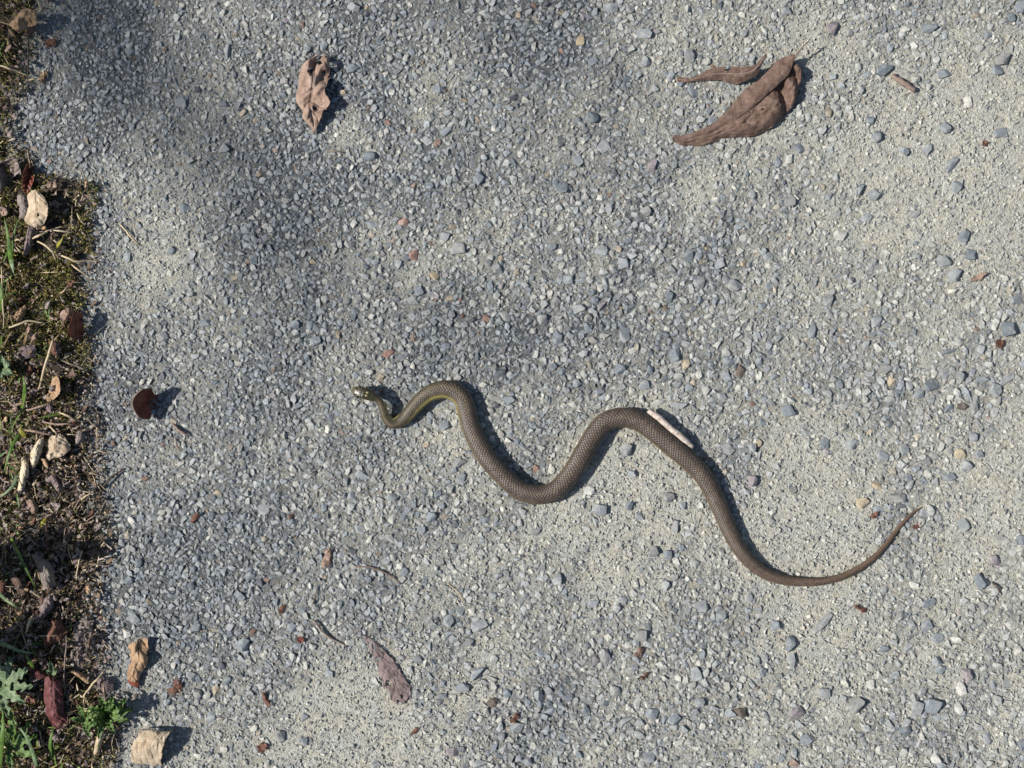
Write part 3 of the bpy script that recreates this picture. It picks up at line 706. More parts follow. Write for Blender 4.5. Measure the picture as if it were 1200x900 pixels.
# --- the two big brown leaves
upper = [[(784,158,3),(785,159,3.5),(786,160.5,3.5),(787,162,3)], [(806,157,5),(807,159,6),(808,161,6),(809,163,5)], [(837,143,7),(838,146,8),(839,149,8.5),(840,152,7)], [(857,123,7),(859,129,9),(861,134,10),(863,139,9)],
 [(869,108,7),(875,113,10),(880,119,12),(884,124,11)], [(889,92,9),(895,96,12),(901,100,14),(906,105,13)], [(902,80,11),(909,83,14),(916,87,16),(921,91,15)], [(909,72,14),(916,74,16),(923,77,18),(927,80,17)],
 [(921,66,17),(925,67,18),(929,68,19),(932,70,18)], [(931,63,19),(932,64,19),(933,65,19),(934,66,19)]]
lower = [[(784,160,2.5),(785,162,3),(786,164,2.5),(788,166,2)], [(809,161,3),(808,165,4),(807,169,3),(806,173,1)], [(839,149,5),(840,154,7),(839,160,6),(838,167,1.5)], [(861,135,6),(863,143,9),(864,152,9),(863,161,2)],
 [(881,119,6),(886,131,10),(888,145,11),(886,159,2)], [(902,101,5),(909,116,12),(913,131,12),(911,145,3)], [(911,95,1),(916,108,2),(921,121,4),(920,136,2)], [(917,87,4),(926,97,13),(931,108,14),(930,124,5)],
 [(923,81,3),(931,88,5),(936,97,8),(936,109,3)], [(926,77,6),(934,80,14),(938,87,14),(939,96,7)], [(931,72,8),(935,74,11),(938,77,11),(940,82,8)]]
bl_ = leaf('dead_leaf', upper, 'brown', 'large brown dead leaf with raised stalk and folded wavy blade', 80, 24, 1.2, 12, .06, 0, 0, (), [(932,65,12),(938,58,14),(947,48.5,16)], False, zs=.66, tear=.05, ribmat='twig')
lw = np.array(lower, float); lw[..., 2] *= .72
me_, W_ = loft_mesh('blade', lw, 100, 46, 1.5, 9, .04, 12, 9, .8, ((878, 132, 1.2), (893, 128, 1.5), (866, 148, 1.0)), tuple(bl_.location) + (0.0,), tear=.05)
solid(obj('blade', me_, M['brown'], bl_), .00028)
for q_ in range(1, 9):
    ui_ = np.linspace(q_ * 11, min(98, q_ * 11 + 14), 12).round().astype(int); vi_ = np.linspace(4, 40, 12).round().astype(int)
    obj('vein', tube_mesh('vein', W_[ui_, vi_] + np.array((0, 0, .0001)), np.array([.5, .25]) * S, 5, 0, q_, np.array(bl_.location)), M['twig'], bl_)
nar = [[(793,90.5,2),(793,93,2.2),(794,96,1.5)], [(806,92,3),(806,94,4),(807,96.5,2)], [(815,89.5,5),(815,92,5.5),(816,95,3)], [(836,80,7),(839,86,7.5),(842,94,2.5)], [(855,78,8),(855,86,9),(853,97,2.5)],
       [(872,78,10),(870,86,10.5),(868,98,4)], [(883,77,11),(883,82,12),(886,88,8)], [(889,72,12),(890,74.5,12.5),(892,77,11)], [(897,63,14),(898,64,14),(899,66,13.5)]]
leaf('dead_leaf', nar, 'brown', 'narrow twisted brown dead leaf with a hole and pointed ends, beside the large brown leaf', 70, 22, .9, 10, .04, 7, .6, ((852, 80.5, 3.2),), None, True, lat=True, ribmat='pinktwig')
# --- crumpled leaf upper left
crm = [[(376,62,5),(379,60,7),(382,62,8),(385,66,6),(386,70,3)], [(354,76,5),(362,72,10),(370,76,4),(380,74,11),(388,82,4)], [(350,92,2),(358,88,8),(367,96,12),(376,90,5),(388,90,3)],
       [(348,104,2),(356,106,8),(366,108,9),(375,102,13),(383,99,11)], [(345,115,1),(352,120,5),(364,119,6),(372,114,8),(381,108,12)], [(351,128,2),(358,130,8),(364,126,9),(374,126,6),(388,119,12)],
       [(353,137,2),(360,139,9),(366,138,7),(372,134,8),(381,130,11)], [(364,150,2),(366,149,4),(368,150,5),(370,150,5),(373,146,6)], [(367,155,1),(368,155,2),(368.5,155.5,2),(369,155,2),(370,154,2)]]
crm = [[(367 + (x_ - 367) * 1.0, y_, z_ * 1.25) for x_, y_, z_ in r_] for r_ in crm]
leaf('dead_leaf', crm, 'pink', 'crumpled pinkish tan dead leaf next to a bare pale dust patch', 80, 56, 1.5, 13, .1, 6, 1.0, ((368, 126, 2.6), (364, 82, 3.6), (374, 72, 3), (380, 84, 2.5)), None, True, seed=17, tear=.12, zs=.75)
# --- cup-shaped dark leaf on the left of the track
cup = [[(175,492,5),(163,488.5,15),(156,477,21),(157,466,23),(166,457,21),(178,455,12)], [(176,491,4),(165,486,12),(158.5,477,17),(159.5,467,18),(168,459,16),(178.5,457,9)],
       [(177,489,2),(169,483,7),(165,476,10),(166,469,11),(172,463,9),(180,460,5)], [(178,486,.6),(175,481,1.5),(174,475,1.5),(175,470,1.5),(178,466,1.5),(182,463,.6)], [(181,485,.2),(182,481,.2),(184,475,.2),(185,470,.2),(185,466,.2),(186,462,.2)]]
cl = leaf('dead_leaf', cup, 'red', 'small dark red-brown cupped leaf standing alone on the bare track', 26, 40, .6, 8, .03, 5, .2, (), None, True, seed=23)
bl = [c for c in cl.children if c.name.startswith('blade')][0]
rimp = np.array([v.co[:] for v in bl.data.vertices])[:40]
obj('rim', tube_mesh('rim', rimp, np.array([.5, .9, .9, .5]) * S, 6, .1, 2), M['pink'], cl)
# --- tan crumpled leaf low on the track, curled beige leaf at the bottom
tn = [[(150,754,3),(158,750,8),(166,746,5),(174,745,7)], [(150,764,2),(158,762,10),(166,758,6),(176,760,5)], [(152,772,3),(160,770,7),(168,772,11),(175,770,4)], [(149,784,3),(156,780,9),(164,784,6),(170,782,4)],
      [(148,794,2),(154,790,7),(160,794,6),(165,792,3)], [(150,800,1),(154,799,4),(158,800,4),(162,799,2)]]
leaf('dead_leaf', tn, 'tan', 'tan shrivelled leaf beside the green weed, its lower tip dark red', 60, 40, 1.3, 12, .1, 5, .9, (), None, True, seed=31, tear=.14, zs=.85)
leaf('leaf_fragment', [[(150,797,4),(156,795,5),(162,797,4)], [(151,801,3),(157,802,4),(163,802,3)], [(156,804,2),(159,805,2.5),(163,807,1)]], 'red', 'dark red leaf tip under the tan shrivelled leaf', 10, 8, .6, 6, .1, rib=False, cat='leaf fragment')
bt = [[(155,895,1),(152,884,8),(155,870,14),(162,857,12),(168,854,4)], [(166,897,1),(164,886,11),(167,871,18),(174,857,15),(180,855,4)], [(178,898,1),(177,886,12),(180,871,20),(187,858,16),(192,857,4)],
      [(190,898,1),(190,886,12),(193,871,19),(199,859,15),(204,858,4)]]
leaf('dead_leaf', bt, 'beige', 'rolled beige dead leaf at the edge of the track below the green weed', 60, 56, 1.1, 10, .04, 5, .5, (), None, True, seed=37, tear=.06, zs=.8)
# --- flat mauve leaf and small bits on the track
fl = [[(419,738,.8),(420,739,.9),(421,740,.8)], [(428,750,1),(433,749,1.4),(438,751,1)], [(434,768,1),(443,765,1.8),(453,763,1)], [(441,786,1),(453,780,2),(466,778,1.2)], [(447,800,1),(461,797,2),(474,793,1.5)],
      [(455,818,1),(467,812,1.8),(483,810,1.2)], [(466,831,.8),(472,826,1.4),(480,827,1)]]
leaf('dead_leaf', fl, 'mauve', 'flat mauve decaying leaf pressed into the track with two bent stalks nearby', 90, 46, .9, 7, .2, 8, .5, ((442, 772, 3), (455, 800, 3.4), (438, 757, 2.5), (470, 816, 2.6)), None, True, seed=41, tear=.22)
FR = [  # px, py, length, width, angle, material, label
 (383,655,28,12,80,'pink','kite-shaped pinkish leaf scrap standing on the track left of a bent stalk'),
 (228,607,16,9,70,'darktwig','dark curled leaf scrap right of the dark red cupped leaf, lower down'),
 (205,806,24,15,60,'rust','reddish brown torn leaf scrap beside the rolled beige leaf'),
 (312,820,22,8,-70,'darktwig','dark brown curled sliver of leaf with a deep shadow'),
 (307,876,16,14,10,'rust','rusty leaf scrap right of the rolled beige leaf'),
 (486,857,14,9,50,'rust','rust leaf scrap below the flat mauve leaf'),
 (603,842,15,11,60,'rust','rust-red leaf scrap next to a smooth grey pebble'),
 (1147,325,28,9,25,'pink','curled pinkish sliver of leaf beside two blue-grey pebbles'),
 (1025,603,12,8,40,'rust','rust-red leaf scrap inside the tail bend of the snake'),
 (1074,616,13,9,30,'rust','rust-red leaf scrap just under the tail tip of the snake'),
 (1008,713,18,8,-30,'rust','reddish leaf scrap under the thin end of the tail'),
 (749,765,16,14,60,'brown','crumbly brown leaf scrap on grey gravel below the snake'),
 (59,50,15,14,40,'rust','brown leaf scrap at the shaded edge of the track'),
 (755,792,14,9,30,'rust','small red-brown leaf crumb below the crumbly brown scrap'),
 (1172,402,12,12,20,'rust','small brown leaf scrap among blue-grey pebbles'),
 (1154,168,9,8,20,'rust','tiny rust-red leaf crumb on pale dust'),
 (330,714,14,8,60,'rust','small reddish leaf scrap left of the bent stalks'),
 (352,749,10,8,0,'red','tiny dark red leaf crumb left of the bent stalks'),
 (51,90,16,12,60,'tan','small tan leaf scrap at the end of a straw'),
 (390,40,1,1,0,'rust',None),
]
def frag_st(px, py, L, W, ang, z0=.6, arch=3.0, tilt=0.0, r=random):
    a = math.radians(ang); ux, uy = math.cos(a), -math.sin(a); wx, wy = -uy, ux
    st = []
    for i, t in enumerate(np.linspace(-1, 1, 5)):
        wd = (1 - abs(t) ** 2.6) * r.uniform(.45, 1.1) + .12; sk = r.uniform(-.25, .25)
        row = []
        for v in (-1, -.4, .2, 1):
            x = px + ux * t * L / 2 + wx * (v * wd + sk) * W / 2; y = py + uy * t * L / 2 + wy * (v * wd + sk) * W / 2
            row.append((x, y, max(.4, z0 + arch * (1 - v * v) * .5 + tilt * t * L * .3 * .65 + arch * .5 * abs(t) + r.uniform(-.4, .4))))
        st.append(row)
    return st
rf = random.Random(3)
for px, py, L, W, a, mt, lab in FR:
    if lab is None: continue
    if mt == 'darktwig': mt = 'grey' if False else 'rust'
    leaf('leaf_fragment', frag_st(px, py, L, W, a, .8, 3.2 if L > 20 else 2.2, rf.uniform(-.3, .3), rf), mt, lab, 24, 18, 1.0, 5, .2, rib=False, tear=.3, cat='leaf fragment', seed=int(px + py))

# --- twigs, stalks and straws on the track
stick('stick', [(760,481,7.5),(772,489.5,8),(783,500,7.4),(797,511,7.4),(811.5,524.5,6.0)], (3.0, 3.8, 4.1, 3.8, 4.0, 3.1), 'whitestick', 'short whitish bare stick leaning along the side of the snake', 'stick', seg=26, n=10, rough=.03, wob=.0003)
stick('stalk', [(416,664,1.2),(432,664.5,2.2),(445,668.5,2.4),(458,674.5,1.8),(471,684,1)], (.7, 1.0, 1.1, .8), 'twig', 'thin curved brown stalk lying right of the kite-shaped scrap', 'stalk')
stick('stalk', [(368,727,2.6),(375,737,2.8),(388,748,2),(407,757.5,1)], (1.3, 1.1, 1.3, .8), 'pinktwig', 'thin bent stalk pointing at the flat mauve leaf', 'stalk')
stick('stalk', [(371,690,1.5),(369,700,2.4),(365,713,1.2)], (.7, .8, .6), 'twig', 'short dark upright bit of stalk above the bent stalk', 'stalk')
stick('stick', [(1045,88,2.5),(1058,97,3.2),(1072,105.5,2.6)], (2.6, 3.6, 3.0), 'pinktwig', 'short stubby purplish brown stick on the dusty track', 'stick', rough=.2)
stick('stalk', [(139,261,1.2),(148,271,2.6),(154,279,2.4),(163,287,1)], (.7, 1.1, .8), 'straw', 'pale straw stalk lying on the track beside the mossy verge', 'stalk')
stick('twig', [(114,578,1.5),(124,566,3.5),(133,557,3.5),(146,549,1.5)], (.9, 1.4, .8), 'darktwig', 'dark thin twig reaching from the verge onto the track', 'twig')
stick('stalk', [(202,496,1),(208,503,3),(214,507,3.5),(222,511,2)], (1.2, 2.0, 1.6, .8), 'pinktwig', 'pinkish crooked stalk below the dark red cupped leaf', 'stalk')
stick('stalk', [(206,514,1),(207,522,3),(211,528,1.5)], (.9, 1.5, 1.0), 'pinktwig', 'short pinkish stalk bit under the crooked pinkish stalk', 'stalk')
stick('twig', [(1162,682,1.5),(1169,688,3),(1174,697,1.2)], (.7, 1.2, .6), 'darktwig', 'tiny bent dark twig at the foot of the big rounded pebble', 'twig')
stick('stalk', [(384,178,1.5),(392,177,2.2),(402,179,1)], (.8, 1.2, .8), 'pinktwig', 'tiny reddish stalk under the crumpled pinkish tan leaf', 'stalk')
stick('stalk', [(524,683,1),(536,694,2),(545,707,1)], (.5, .7, .5), 'straw', 'hair-thin straw on the track above the wide grey pebble', 'stalk')

# ------------------------------------------------------------------ the verge: named leaves
def vleaf(label, ST, mat, **k):
    d = dict(nu=48, nv=32, crump=1.0, cs=13., ragged=.1, veins=6, vamp=.75, rib=True, tear=.12, zs=.85); d.update(k)
    return leaf('dead_leaf', ST, mat, label, **d)
vleaf('tan crumpled leaf overhanging the track at the shaded end of the verge', [[(34,8,16),(38,10,18),(41,12,18),(44,14,16)], [(26,13,14),(31,15,20),(37,19,20),(43,22,17)], [(20,18,12),(25,22,19),(32,26,17),(41,31,15)],
      [(14,22,10),(18,27,16),(24,31,16),(31,33,13)], [(9,26,8),(12,31,11),(17,35,12),(24,38,10)]], 'tan', crump=3, ragged=.15)
vleaf('big grey-brown leaf curled into a trough beside a red leaf', [[(-8,200,15),(-5,192,9),(2,187,12),(10,183,17)], [(-3,208,18),(3,198,5),(9,193,3),(19,185,15)], [(-1,218,16),(7,209,4),(14,202,2),(23,191,12)], [(-3,228,10),(6,222,3),(14,214,2),(25,204,8)]], 'grey', crump=1.8, cs=8, vamp=1.3)
vleaf('narrow red-brown curled leaf touching the top of the round beige leaf', [[(31,192,12),(34,190,9),(38,193,6)], [(27,201,14),(34,201,6),(40,203,7)], [(25,211,13),(33,212,5),(39,213,8)], [(24,219,10),(31,221,5),(37,220,6)], [(26,225,6),(29,226,4),(33,225,3)]], 'red', crump=1.8, cs=7, vamp=1.2)
vleaf('round beige leaf with small holes lying on moss', [[(38,223,11),(42,222,13),(46,225,12)], [(31,230,9),(42,229,15),(53,233,14)], [(32,240,9),(43,240,14),(56,240,15)], [(29,250,8),(43,250,13),(56,250,15)], [(29,259,7),(42,259,14),(54,260,13)], [(37,266,6),(42,267,9),(47,266,8)]],
      'beige', crump=.8, nu=52, nv=40, tear=.06, ragged=.04, holes=((44, 251, 2.2), (43, 237, 1.3)), seed=3)
vleaf('grey curled leaf half under the round beige leaf', [[(20,228,6),(26,227,9),(34,229,6)], [(20,238,5),(27,238,11),(35,238,6)], [(22,248,4),(28,248,10),(34,248,6)], [(22,257,3),(27,257,6),(32,256,4)]], 'grey')
vleaf('mauve withered leaf hanging below the round beige leaf', [[(33,264,7),(38,264,9),(43,266,6)], [(30,274,5),(35,274,10),(40,275,5)], [(28,286,4),(33,286,9),(38,286,4)], [(27,299,2),(30,299,5),(33,298,2)]], 'mauve')
vleaf('red-brown leaf tilted on the verge edge with a deep dark shadow', [[(87,366,22),(92,364,17),(98,365,8)], [(83,374,24),(90,373,17),(98,374,5)], [(79,384,22),(88,384,14),(98,385,3)], [(81,393,17),(89,394,10),(97,395,2)], [(88,400,8),(92,400,5),(96,400,1)]], 'red', crump=1, ragged=.06)
vleaf('brown folded leaf near a bent yellow straw', [[(28,356,6),(31,358,8),(33,361,5)], [(21,362,5),(25,366,9),(29,370,4)], [(16,370,4),(19,374,7),(23,377,3)]], 'tan', nu=36, nv=26)
vleaf('dull brown leaf beside the long brown stem', [[(20,408,5),(30,404,8),(42,404,6)], [(22,414,5),(32,412,9),(43,412,6)], [(26,421,4),(34,420,7),(42,419,4)]], 'mauve', nu=36, nv=26)
vleaf('orange-brown leaf right of the long brown stem', [[(56,400,6),(63,398,9),(70,402,6)], [(58,408,6),(65,408,10),(70,410,6)], [(62,416,4),(66,417,7),(70,418,4)]], 'rust', nu=36, nv=26)
vleaf('curled brown leaf with a pale rim, shaped like a hook', [[(62,441,6),(66,440,12),(69,443,14)], [(58,450,5),(65,450,8),(71,454,15)], [(56,459,4),(63,459,6),(69,463,14)], [(54,468,4),(61,466,6),(66,466,12)], [(55,471,6),(59,471,9),(63,469,10)]], 'tan', nu=36, nv=26)
vleaf('beige ribbed leaf spread flat beside two cream strips', [[(60,510,8),(67,507,10),(74,511,9)], [(56,516,7),(66,515,12),(79,517,11)], [(54,525,6),(66,525,11),(83,526,11)], [(53,533,5),(62,533,10),(74,534,9)], [(52,542,4),(56,541,7),(60,539,6)]], 'beige', crump=1.6, nu=40, nv=30, veins=7, seed=5)
vleaf('bright cream leaf strip, the upper of two next to the beige ribbed leaf', [[(47,513,9),(50,512,12),(52,514,10)], [(40,522,7),(45,522,13),(50,525,9)], [(35,532,6),(41,533,13),(47,535,8)], [(35,541,5),(40,542,11),(45,542,7)], [(36,549,3),(39,549,7),(42,548,4)]], 'cream', crump=1.2)
vleaf('cream and tan leaf strip, the lower of two below the beige ribbed leaf', [[(25,535,7),(28,535,9),(31,537,7)], [(24,545,6),(29,546,12),(34,548,7)], [(23,555,6),(28,556,12),(34,557,7)], [(21,567,5),(25,568,12),(30,568,7)], [(20,577,3),(24,579,8),(28,577,4)]], 'cream', crump=1.2)
vleaf('large crumpled brown leaf heaped in the dark hollow', [[(34,650,8),(40,647,14),(48,652,9),(56,654,6)], [(40,660,6),(48,658,16),(56,660,10),(64,664,7)], [(44,672,6),(51,670,14),(58,672,15),(65,674,6)], [(48,684,5),(54,683,12),(60,686,9),(66,686,5)], [(50,692,4),(54,693,7),(58,694,6),(62,693,4)]], 'grey', crump=3, seed=9)
vleaf('orange-brown scrap of leaf at the outer side of the dark hollow', [[(-4,682,6),(2,680,10),(8,683,7)], [(-4,692,6),(2,692,11),(8,694,6)], [(-2,701,3),(3,702,6),(7,701,3)]], 'rust', nu=36, nv=26)
vleaf('brown leaf beside the arching grass blade', [[(11,676,6),(18,674,10),(24,678,7)], [(15,686,6),(22,685,11),(30,690,6)], [(22,696,4),(27,697,8),(33,700,4)]], 'brown', nu=36, nv=26, crump=2)
vleaf('brown crumpled leaf running down from the dark hollow', [[(52,700,5),(58,696,12),(66,698,8)], [(48,708,5),(55,706,13),(62,710,8)], [(44,716,4),(50,717,12),(57,720,6)], [(36,728,3),(41,729,8),(46,730,4)]], 'mauve', crump=2.4)
vleaf('rusty folded leaf with a bright ridge below the heaped brown leaf', [[(60,728,8),(66,726,14),(74,730,9),(80,738,6)], [(58,736,7),(64,736,15),(70,740,9),(78,745,5)], [(53,748,5),(58,747,13),(64,750,8),(68,752,4)], [(51,757,3),(54,757,7),(58,757,5),(61,757,3)]], 'rust', crump=1.8)
vleaf('grey rotting leaf with ribbed folds at the verge edge', [[(92,722,2),(100,718,4),(108,722,2)], [(86,738,2),(98,736,5),(112,740,2)], [(84,754,2),(98,754,6),(114,756,1)], [(82,770,2),(96,770,5),(110,772,1)], [(86,784,1),(96,786,3),(106,784,1)]], 'grey', crump=2.2, cs=7, ragged=.35, veins=9, vamp=.9)
vleaf('narrow orange-tan leaf above the reddish scrap', [[(79,786,7),(82,785,9),(85,784,7)], [(87,791,6),(90,790,11),(94,788,7)], [(96,798,5),(99,796,10),(103,793,6)], [(103,803,3),(105,801,6),(107,799,4)]], 'tan', nu=36, nv=26)
vleaf('crimson wrinkled leaf hanging among green weeds', [[(52,794,10),(62,791,15),(73,796,11)], [(51,806,9),(62,805,17),(75,808,11)], [(49,820,8),(61,820,16),(75,820,10)], [(52,834,6),(63,834,14),(77,834,9)], [(56,845,4),(67,845,11),(80,846,7)], [(63,854,2),(71,854,7),(79,852,4)]], 'crimson', crump=1.8, nu=46, nv=26, veins=6, vamp=.9, seed=8)
vleaf('dark maroon leaf tucked behind the crimson wrinkled leaf', [[(32,786,8),(36,783,11),(42,783,8)], [(38,792,8),(44,789,12),(51,788,8)], [(46,797,7),(51,795,11),(57,793,8)]], 'crimson', nu=36, nv=26)
vleaf('dull red scrap of leaf above the green feathery weed', [[(112,798,4),(120,793,8),(130,795,5)], [(114,804,4),(122,802,9),(134,804,5)], [(118,811,3),(124,811,6),(132,811,3)]], 'mauve', nu=36, nv=26)
vleaf('tan strap of leaf standing below the green feathery weed', [[(117,848,9),(120,848,12),(123,850,10)], [(114,860,8),(118,860,13),(122,861,9)], [(111,872,6),(115,873,11),(119,873,7)], [(109,884,4),(112,885,8),(116,885,5)]], 'beige', nu=36, nv=26, crump=.7)
vleaf('pinkish crumpled leaf heap beside the tilted red-brown leaf', [[(70,366,6),(77,361,12),(86,361,8)], [(70,372,5),(78,368,13),(87,368,7)], [(72,379,3),(79,376,8),(85,376,4)]], 'pink', crump=2.5, nu=36, nv=26)
vleaf('mauve-grey leaf scrap below the beige ribbed leaf', [[(56,558,6),(62,556,9),(68,562,6)], [(60,566,6),(66,565,10),(71,570,5)], [(66,576,3),(69,577,6),(72,578,3)]], 'mauve', nu=36, nv=26)
vleaf('grey bent leaf scrap on the right of the beige ribbed leaf', [[(90,506,7),(95,504,10),(101,508,6)], [(88,514,6),(93,514,11),(99,516,5)], [(86,523,3),(89,523,6),(92,524,3)]], 'grey', nu=36, nv=26)
vleaf('light brown curled leaf below the lower cream strip', [[(30,586,6),(36,584,10),(42,588,6)], [(32,594,5),(38,593,11),(44,596,6)], [(36,602,3),(40,602,6),(44,603,3)]], 'pink', nu=36, nv=26, crump=1.8)

# --- random litter leaves filling the verge (individuals, look-alikes)
rv = random.Random(21)
nl = 0; busy = []
LITTER = [('brown', 'small curled brown leaf scrap in the verge litter'), ('grey', 'small grey weathered leaf scrap in the verge litter'), ('mauve', 'small mauve leaf scrap in the verge litter'),
          ('pink', 'small pinkish leaf scrap in the verge litter'), ('tan', 'small tan leaf scrap in the verge litter'), ('rust', 'small rust-brown leaf scrap in the verge litter')]
VL = [(34, 24, 'tan crumpled overhanging leaf'), (8, 205, 'trough-shaped grey-brown leaf'), (33, 208, 'narrow red-brown curled leaf'), (43, 245, 'round beige leaf'), (34, 280, 'mauve withered leaf'), (90, 384, 'tilted red-brown leaf'), (78, 368, 'pinkish leaf heap'), (32, 378, 'bent yellow straw'), (32, 412, 'dull brown leaf'), (64, 408, 'orange-brown leaf by the stem'), (52, 435, 'long brown stem'), (63, 456, 'hook-shaped leaf'), (66, 526, 'beige ribbed leaf'), (42, 532, 'upper cream strip'), (26, 556, 'lower cream strip'), (94, 514, 'grey bent scrap'), (66, 567, 'mauve-grey scrap'), (38, 594, 'light brown curled leaf'), (112, 576, 'dark thin twig'), (50, 613, 'yellow-green leaf'), (50, 672, 'heaped brown leaf'), (28, 660, 'arching grass blade'), (2, 692, 'orange-brown outer scrap'), (92, 660, 'thin upright straw'), (50, 714, 'leaf running down from the hollow'), (64, 742, 'rusty folded leaf'), (98, 754, 'grey rotting leaf'), (20, 766, 'long pale green blade'), (92, 792, 'narrow orange-tan leaf'), (63, 822, 'crimson leaf'), (10, 800, 'pale toothed weed'), (124, 803, 'dull red scrap'), (126, 838, 'feathery weed'), (18, 872, 'green toothed weed'), (115, 868, 'tan strap of leaf'), (16, 80, 'shaded pale straw'), (33, 110, 'dark upright stalk'), (90, 306, 'long wavy straw'), (75, 270, 'short bright straw'), (4, 345, 'tall pale stalk'), (2, 430, 'grey-green seedling'), (75, 497, 'long pale stalk')]
zones = [(0, 90, 22), (90, 200, 12), (215, 330, 16), (330, 480, 46), (480, 640, 70), (640, 780, 76), (780, 905, 34)]
for y0, y1, n in zones:
    c = 0; t = 0
    while c < n and t < 2000:
        t += 1
        py = rv.uniform(y0, y1); xe = float(np.interp(py, VB[:, 0], VB[:, 1])); px = rv.uniform(-25, xe - 2)
        L = rv.uniform(6, 15); W = L * rv.uniform(.4, .9)
        if any((px - a) ** 2 + (py - b) ** 2 < (.55 * (L + r)) ** 2 for a, b, r in busy): continue
        busy.append((px, py, L)); c += 1
        mt, lab = rv.choices(LITTER, (26, 26, 20, 12, 10, 8))[0]
        vl = min(VL, key=lambda l: (l[0] - px) ** 2 + (l[1] - py) ** 2)[2]; grp = lab.replace('small ', '').replace(' scrap in', ' scraps in')
        lab = lab.replace('small', 'small' if L < 9 else ('mid-sized' if L < 12 else 'larger')).replace('in the verge litter', 'in the litter by the ' + vl)
        leaf('leaf_scrap', frag_st(px, py, L, W, rv.uniform(0, 180), rv.uniform(2, 6), rv.uniform(2, 6), rv.uniform(-.6, .6), rv), mt, lab, 18, 14, 1.6, 5, .2, tear=.3, rib=False, group=grp, cat='leaf scrap', seed=nl)
        nl += 1

# --- straws and stems in the verge
ST_L = [([(-6,75,9),(8,79,10),(20,84,9),(32,88,6)], 1.3, 'straw', 'pale straw lying across the shaded end of the verge'),
 ([(33,94,6),(42,92,7),(51,89,4)], 1.1, 'straw', 'short straw pointing from the dark stalk onto the track'),
 ([(32,36,8),(33,60,12),(33,85,12),(31,112,6)], 1.0, 'darktwig', 'dark upright thin stalk along the shaded verge edge'),
 ([(41,-6,14),(46,4,17),(48,10,16),(45,15,13)], 1.0, 'straw', 'bent straw loop above the tan crumpled leaf'),
 ([(63,270,9),(72,271,10),(84,272,8)], 1.0, 'cream', 'short bright straw lying on moss near the round beige leaf'),
 ([(39,279,8),(46,276,10),(55,272,8)], 1.5, 'straw', 'tan straw under the round beige leaf'),
 ([(90,250,8),(94,257,10),(100,264,7)], 1.0, 'straw', 'pale straw leaning on the mossy edge'),
 ([(44,283,7),(54,288,10),(62,296,9),(65,304,7)], 1.3, 'straw', 'curved root-like straw on moss'),
 ([(72,299,7),(80,303,9),(90,307,9),(102,306,6),(116,306,3)], 1.3, 'straw', 'long wavy straw running from moss onto the gravel'),
 ([(84,310,7),(93,317,8),(104,324,4)], 1.2, 'straw', 'pale straw below the long wavy straw'),
 ([(17,281,9),(22,281,10),(28,281,8)], 1.1, 'straw', 'short pale straw beside the green grass blades'),
 ([(80,335,6),(76,340,9),(71,344,7)], .9, 'straw', 'short slanting straw in the moss'),
 ([(10,384,9),(22,380,11),(33,376,11),(52,378,8)], 1.4, 'straw', 'bent yellow straw left of the pinkish leaf heap'),
 ([(62,398,12),(57,415,13),(52,433,12),(45,457,7)], 1.6, 'straw', 'long brown stem slanting through the verge'),
 ([(50,494,9),(66,497,12),(80,497,11),(93,498,6)], 1.3, 'pink', 'long pale stalk above the beige ribbed leaf'),
 ([(69,483,9),(80,488,11),(91,493,7)], 1.2, 'straw', 'straw slanting above the long pale stalk'),
 ([(29,504,9),(42,506,12),(60,510,10)], 1.7, 'pink', 'thick pale stalk lying across the top of the cream strip'),
 ([(58,500,8),(64,505,10),(67,509,8)], 1.2, 'straw', 'bit of straw touching the tip of the beige ribbed leaf'),
 ([(31,481,8),(46,477,11),(62,472,7)], 1.4, 'pink', 'pale stalk below the hook-shaped leaf'),
 ([(97,817,9),(106,805,12),(114,796,12),(122,786,8)], 1.4, 'straw', 'tan straw crossing the dull red scrap'),
 ([(116,656,5),(121,654.5,7),(126,656,5)], 1.1, 'whitestick', 'tiny white sliver at the gravel edge'),
 ([(96,645,6),(92,660,9),(89,680,6)], .9, 'straw', 'thin upright straw near the tiny white sliver'),
 ([(54,612,8),(55,630,12),(55,648,8)], 1.0, 'rust', 'thin rusty stem standing above the heaped brown leaf'),
 ([(77,618,7),(75,632,10),(75,640,7)], .9, 'pink', 'thin pale stem in the dry verge grass'),
 ([(47,680,8),(43,668,12),(40,683,7)], .7, 'straw', 'hair-thin straw against the dark hollow'),
 ([(78,745,10),(77,765,13),(75,790,9),(76,815,5)], 1.0, 'pinktwig', 'thin pinkish stem hanging above the crimson leaf'),
 ([(38,722,8),(34,730,11),(31,742,6)], 1.8, 'straw', 'tan stub of stem beside the rusty folded leaf'),
 ([(2,312,9),(3,340,14),(4,365,14),(4,385,8)], 1.0, 'straw', 'tall pale stalk at the outer side of the moss'),
 ([(95,585,5),(103,580,8),(112,576,5)], 1.1, 'straw', 'pale straw at the root of the dark thin twig')]
for pts, r, mt, lab in ST_L:
    stick('straw', pts, (r * .7, r, r * .9, r * .6), mt, lab, 'straw', seg=14, n=6)

